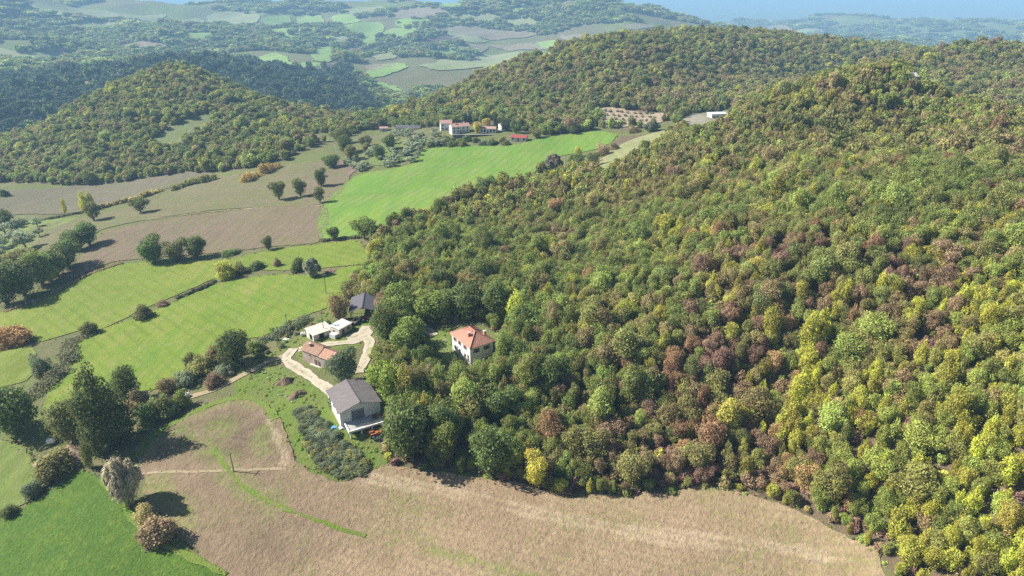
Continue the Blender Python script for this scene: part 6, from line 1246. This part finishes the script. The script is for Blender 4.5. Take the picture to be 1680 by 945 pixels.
# woods farther off
def wood(name, label, region, s, base, wmul, lod, rs, dens=.94, ext=None, pal=None, hmul=1.0):
    xx, yy = jitter_grid(*ext, s, rs); rq = np.hypot(xx, yy); aq = np.arctan2(xx, yy)
    kk = (np.abs(aq) < .72) & region(xx, yy, rq, aq) & (rs.rand(len(xx)) < dens); xx, yy = xx[kk], yy[kk]
    if np.hypot(xx, yy).min(initial=1e9) < 720: kk = ~is_open(xx, yy); xx, yy = xx[kk], yy[kk]
    for kf, *p in FAR: kk = ~in_poly(xx, yy, p); xx, yy = xx[kk], yy[kk]
    zz = height(xx, yy); kk = seen(xx, yy, zz, 7, 1.5); xx, yy, zz = xx[kk], yy[kk], zz[kk]; n = len(xx)
    ww = s * wmul * (.62 + .5 * rs.rand(n) + .75 * rs.rand(n) ** 5); hh = ww * rs.uniform(.8, 1.25, n) * hmul
    if pal: cc = np.array([PAL[c] for c in pal])[rs.randint(len(pal), size=n)]
    else: cc = autumn(xx / 2.2, yy / 2.2, rs, base)[1]
    ss = rs.rand(n); idx = np.where(ss < .18, pick(PIDX['slim' + lod], n, rs), pick(PIDX['oak' + lod], n, rs))
    mass(name, label, np.stack([xx, yy, zz - .2], -1), np.stack([ww / 7, ww / 7, hh / 8], -1), rs.uniform(0, 6.28, n), idx, cc * rs.uniform(.82, 1.18, (n, 1)))
    return n
SPLIT = lambda a, r: a < -.155 + (r - 600) * -.00006        # conical hill to the west, ridge to the east
CONE_B = [.30, .55, .34, .40, .16, .14, .03, .12, .01, .01, .01]; RIDGE_B = [.24, .42, .22, .50, .26, .18, .015, .14, .01, .02, .01]
n1 = wood('woodland', 'mixed green wood covering the conical hill', lambda X, Y, R, A: (R > 470) & (R < 980) & SPLIT(A, R) & (Y > 380), 5.0, CONE_B, 1.25, '1', rsF, .93, (-800, 0, 380, 1000))
n2_ = wood('woodland', 'olive brown wood on the long ridge behind the village', lambda X, Y, R, A: (R > 470) & (R < 1120) & ~SPLIT(A, R) & ~((R < 620) & (A < -.02) & (Y < 545)), 5.0, RIDGE_B, 1.25, '1', rsF, .95, (-160, 800, 400, 1150))
n3_ = wood('woodland', 'dark blue green wood on the shaded ridge behind the conical hill', lambda X, Y, R, A: (R > 980) & (R < 1680) & SPLIT(A, R), 9.0, CONE_B, 1.15, '2', rsF, .93, (-1150, 100, 800, 1700), ['conifer', 'conifer', 'conifer', 'dkgreen', 'conifer'], 1.2)
def patchy(X, Y, th): return fbm(X / 260, Y / 260, 91, 4) > th
n4 = wood('woodland', 'hazy woods scattered over the far hills', lambda X, Y, R, A: (R > 1120) & (R < 2700) & ~(SPLIT(A, R) & (R < 1680)) & patchy(X, Y, -.02 - .16 * (A < -.2)), 15, CONE_B, 1.35, '2', rsF, .9, (-2000, 2000, 900, 2750), ['green', 'green', 'ltgreen', 'olive', 'dkgreen'], .6)
n5 = wood('woodland', 'blue hazy woods on the farthest ridge', lambda X, Y, R, A: (R >= 2700) & (R < 5800) & patchy(X, Y, .0 - .25 * (A > .1)), 27, CONE_B, 1.4, '2', rsF, .9, (-4200, 4200, 1900, 5800), ['green', 'dkgreen', 'olive', 'ltgreen'], .36)
print('TREES', n_near, n1, n2_, n3_, n4, n5)


# ---------------------------------------------------------------- farmyard things
M['soil'] = plain('heaped_soil', (.17, .115, .08), .95, .25, 1.2)
M['brush'] = plain('dry_brush', (.30, .23, .16), .95, .25, 1.5)
M['white_paint'] = plain('white_paint', (.75, .75, .73), .5, .05, 2)
M['orange_paint'] = plain('orange_paint', (.50, .13, .04), .5, .12, 2)
M['red_paint'] = plain('red_paint', (.38, .05, .04), .5, .12, 2)
M['blue_tarp'] = plain('blue_tarp', (.12, .32, .55), .6, .15, 2)
M['rubber'] = plain('rubber', (.02, .02, .02), .8, .1, 2)
M['pole_wood'] = plain('pole_wood', (.20, .17, .14), .9, .2, 2)
M['rock'] = plain('pale_rock', (.34, .31, .27), .9, .15, 1.2)

def lump(name, label, cat, x, y, rx, ry, h, mat, seed, rot=0, group=None):
    """heap: dome with lumpy surface sitting in the ground"""
    rs = np.random.RandomState(seed); na_, nr_ = 28, 9; V = []; Fc = []
    for i in range(nr_ + 1):
        u = i / nr_
        for j in range(na_):
            a = 2 * math.pi * j / na_; rad = u * (1 + .18 * math.sin(3 * a + seed) + .1 * math.sin(5 * a))
            V.append((rx * rad * math.cos(a), ry * rad * math.sin(a), h * (1 - u ** 1.7) * (1 + .25 * rs.uniform(-1, 1)) - .25 * u))
    V = np.array(V); V[:na_] = V[:na_].mean(0)
    for i in range(nr_):
        for j in range(na_): k = (j + 1) % na_; Fc.append((i * na_ + j, i * na_ + k, (i + 1) * na_ + k, (i + 1) * na_ + j))
    o = bpy.data.objects.new(name, mesh_np(name, V, np.array(Fc), [mat], smooth=False)); o.location = (x, y, gz(x, y)); o.rotation_euler = (0, 0, rot); link(o, None, None, label, cat, group); return o
for (x, y), rx, ry, h, m, l, nm, c in HEAPS:
    lump(nm, l, c, x, y, rx, ry, h, M[m], int(abs(x * 7)) % 50, rot=.6)

def cyl(bm, x, y, z0, z1, r0, r1, n=10, axis='z'):
    a = [2 * math.pi * i / n for i in range(n)]
    def P(c, s, z): return {'z': (x + c, y + s, z), 'x': (z, x + c, y + s), 'y': (x + c, z, y + s)}[axis]
    A = [bm.verts.new(P(r0 * math.cos(t), r0 * math.sin(t), z0)) for t in a]; B = [bm.verts.new(P(r1 * math.cos(t), r1 * math.sin(t), z1)) for t in a]
    bm.faces.new(A[::-1]); bm.faces.new(B)
    for i in range(n): j = (i + 1) % n; bm.faces.new((A[i], A[j], B[j], B[i]))
def part_cyl(name, mat, parent, *a, **k):
    bm = bmesh.new(); cyl(bm, *a, **k); return bm_obj(name, bm, mat, parent)

for i, (x, y, hgt) in enumerate(POLES):
    o = building('utility_pole', POLE_L[i], 'pole', x, y, gz(x, y), 20 + 13 * i)
    part_cyl('shaft', M['pole_wood'], o, 0, 0, -.6, hgt, .15, .10, 8); part_box('crossarm', M['pole_wood'], o, -.8, .8, .1, .2, hgt - .6, hgt - .48)
    for u in (-.7, 0, .7): part_cyl('insulator', M['white_paint'], o, u, .15, hgt - .478, hgt - .25, .06, .04, 6)

def tank(x, y, L, r, label, rot, mat='white_paint'):
    o = building('water_tank', label, 'tank', x, y, gz(x, y), rot)
    bm = bmesh.new(); n = 14; prof = [(-L / 2 - r * .35, .05), (-L / 2 - r * .2, r * .7), (-L / 2, r), (L / 2, r), (L / 2 + r * .2, r * .7), (L / 2 + r * .35, .05)]
    rings = [[bm.verts.new((px, q * math.cos(2 * math.pi * i / n), r + .2 + q * math.sin(2 * math.pi * i / n))) for i in range(n)] for px, q in prof]
    for A, B in zip(rings[:-1], rings[1:]):
        for i in range(n): j = (i + 1) % n; bm.faces.new((A[i], A[j], B[j], B[i]))
    bm.faces.new(rings[0]); bm.faces.new(rings[-1][::-1]); bm_obj('barrel', bm, M[mat], o)
    for u in (-L * .3, L * .3): part_box('cradle', M['steel'], o, u - .08, u + .08, -r * .7, r * .7, 0, .35)
    part_cyl('filler_cap', M['steel'], o, 0, 0, 2 * r + .18, 2 * r + .34, .16, .16, 8)
for (x, y), L, r, rot, l in TANKS: tank(x, y, L, r, l, rot)

def tractor(x, y, rot, body, label, z=None):
    o = building('tractor', label, 'tractor', x, y, gz(x, y) if z is None else z, rot)
    part_box('hood', M[body], o, .1, 1.9, -.38, .38, .75, 1.35); part_box('chassis', M['rubber'], o, -1.1, 1.8, -.25, .25, .45, .748)
    part_box('seat', M['rubber'], o, -.9, -.4, -.25, .25, .95, 1.4); part_cyl('exhaust', M['steel'], o, 1.3, .2, 1.352, 2.0, .05, .05, 8)
    for sy in (-1, 1):
        part_box('mudguard', M[body], o, -1.35, -.15, min(sy * .42, sy * .8), max(sy * .42, sy * .8), 1.42, 1.5)
        w = part_cyl('wheel', M['rubber'], o, -.75, .68, sy * .45, sy * .8, .68, .68, 14, axis='y'); part_cyl('rim', M['white_paint'], w, -.75, .68, sy * .8, sy * .82, .32, .32, 10, axis='y')
        w = part_cyl('wheel', M['rubber'], o, 1.4, .42, sy * .42, sy * .66, .42, .42, 12, axis='y'); part_cyl('rim', M['white_paint'], w, 1.4, .42, sy * .66, sy * .68, .2, .2, 10, axis='y')
    for sx in (-.5, .05): part_box('roll_bar', M['steel'], o, -1.15, -1.08, sx + .2, sx + .27, 1.502, 2.3)
    return o
tractor(-48.6, 201.6, 10, 'red_paint', 'dark red tractor at the mouth of the open fronted barn')
tractor(-34.6, 141.6, 30, 'orange_paint', 'orange machine standing below the barn terrace', gz(-34.6, 141.6))
def trailer(x, y, rot, label, mat, L=3.4, W=1.8):
    o = building('farm_trailer', label, 'trailer', x, y, gz(x, y), rot); part_box('bed', M['wood'], o, -L / 2, L / 2, -W / 2, W / 2, .75, .87)
    for sy in (-1, 1):
        part_box('side_board', M[mat], o, -L / 2, L / 2, min(sy * W / 2, sy * (W / 2 - .06)), max(sy * W / 2, sy * (W / 2 - .06)), .872, 1.4)
        w = part_cyl('wheel', M['rubber'], o, -.3, .38, sy * (W / 2 - .25), sy * (W / 2 - .02), .38, .38, 12, axis='y'); part_cyl('rim', M['steel'], w, -.3, .38, sy * (W / 2 - .02), sy * W / 2, .18, .18, 8, axis='y')
    for sx in (-1, 1): part_box('end_board', M[mat], o, min(sx * L / 2, sx * (L / 2 - .06)), max(sx * L / 2, sx * (L / 2 - .06)), -W / 2 + .062, W / 2 - .062, .872, 1.4)
    part_box('drawbar', M['steel'], o, L / 2 + .002, L / 2 + 1.3, -.05, .05, .6, .7)
trailer(-51.6, 200.4, 70, 'pale wooden trailer parked before the open barn', 'cream_wall')
trailer(-53.4, 199.0, 20, 'rusty trailer between the white shed and open barn', 'rust', 2.8, 1.5)
def sheet_thing(name, label, cat, x, y, w, d, rot, mat, seed, h=.25):
    rs = np.random.RandomState(seed); n = 9; V = []; Fc = []
    for k in range(2):
        for i in range(n):
            for j in range(n):
                u, v = i / (n - 1) - .5, j / (n - 1) - .5; V.append((u * w * (1 + .1 * math.sin(7 * v)), v * d, (h * (1 - 3 * u * u - 2 * v * v) + .08 * math.sin(9 * u + 4 * v + seed) + .1) if k else -.1))
    for i in range(n - 1):
        for j in range(n - 1): a = n * n + i * n + j; Fc.append((a, a + 1, a + n + 1, a + n)); b_ = i * n + j; Fc.append((b_, b_ + n, b_ + n + 1, b_ + 1))
    edge = [i * n for i in range(n)] + [(n - 1) * n + j for j in range(1, n)] + [i * n + n - 1 for i in range(n - 2, -1, -1)] + [j for j in range(n - 2, 0, -1)]
    for a, b_ in zip(edge, edge[1:] + edge[:1]): Fc.append((a, b_, b_ + n * n, a + n * n))
    o = bpy.data.objects.new(name, mesh_np(name, np.array(V), np.array(Fc), [M[mat]])); o.location = (x, y, gz(x, y) + .05); o.rotation_euler = (0, 0, rot); link(o, None, None, label, cat)
for (x, y), w, d, rot, mat, l, nm, c in TARPS: sheet_thing(nm, l, c, x, y, w, d, rot, mat, int(abs(x * 3)) % 20)
# round table with parasol base on the terrace
ca, sa = math.cos(math.radians(-61)), math.sin(math.radians(-61))
def on_terrace(lx, ly): return (bx_ + ca * lx - sa * ly, by_ + sa * lx + ca * ly)
px_, py_ = on_terrace(7.6, 3.2)
o = building('round_table', 'dark round table at the house end of the barn terrace', 'table', px_, py_, zb, 0)
part_cyl('table_top', M['rust'], o, 0, 0, .76, .82, .95, .95, 18); part_cyl('pedestal', M['steel'], o, 0, 0, .04, .758, .07, .07, 8); part_cyl('foot', M['steel'], o, 0, 0, .004, .04, .4, .35, 12)
px_, py_ = on_terrace(9.4, 2.2)
o = building('bench', 'dark bench along the barn terrace edge', 'bench', px_, py_, zb, 29); part_box('seat', M['wood'], o, -1.1, 1.1, -.2, .2, .42, .48)
for u in (-.9, .9): part_box('leg', M['wood'], o, u - .05, u + .05, -.18, .18, .004, .418)
for i, (x, y) in enumerate(BOULDERS):
    rs = np.random.RandomState(80 + i); s = rs.uniform(.25, .6); V = unit(rs.normal(size=(26, 3))) * np.array([s, s * .8, s * .6])
    bm = bmesh.new(); vs = [bm.verts.new(v) for v in V]; bmesh.ops.convex_hull(bm, input=vs)
    for v in [v for v in bm.verts if not v.link_faces]: bm.verts.remove(v)
    me = bpy.data.meshes.new('boulder'); bm.to_mesh(me); bm.free(); me.materials.append(M['rock'])
    o = bpy.data.objects.new('boulder', me); o.location = (x, y, gz(x, y) + s * .2); link(o, None, None, 'pale boulder in the rubble strip beside the farm soil heaps', 'rock', 'rubble by the soil heaps')
x, y = ROCKS[0]
lump('quarry_scar', 'bright white rocky scar high on the wooded right slope', 'rock', x, y, 7, 10, 5, M['whiteroof'], 9)

# ---------------------------------------------------------------- hazy air
hz = bpy.data.meshes.new('haze'); bm = bmesh.new(); box(bm, -24500, 24500, -1500, 24600, -420, 150); bm.to_mesh(hz); bm.free()
hm = bpy.data.materials.new('haze_air'); hm.use_nodes = True; ht = hm.node_tree; ht.nodes.remove(ht.nodes['Principled BSDF'])
pv = ht.nodes.new('ShaderNodeVolumePrincipled'); pv.inputs['Color'].default_value = (.39, .69, 1.0, 1); pv.inputs['Density'].default_value = HAZE; pv.inputs['Anisotropy'].default_value = 0.0
ht.links.new(pv.outputs[0], ht.nodes['Material Output'].inputs['Volume']); hz.materials.append(hm)
link(bpy.data.objects.new('haze', hz), kind='stuff', label='thin blue haze over the valley and far hills')
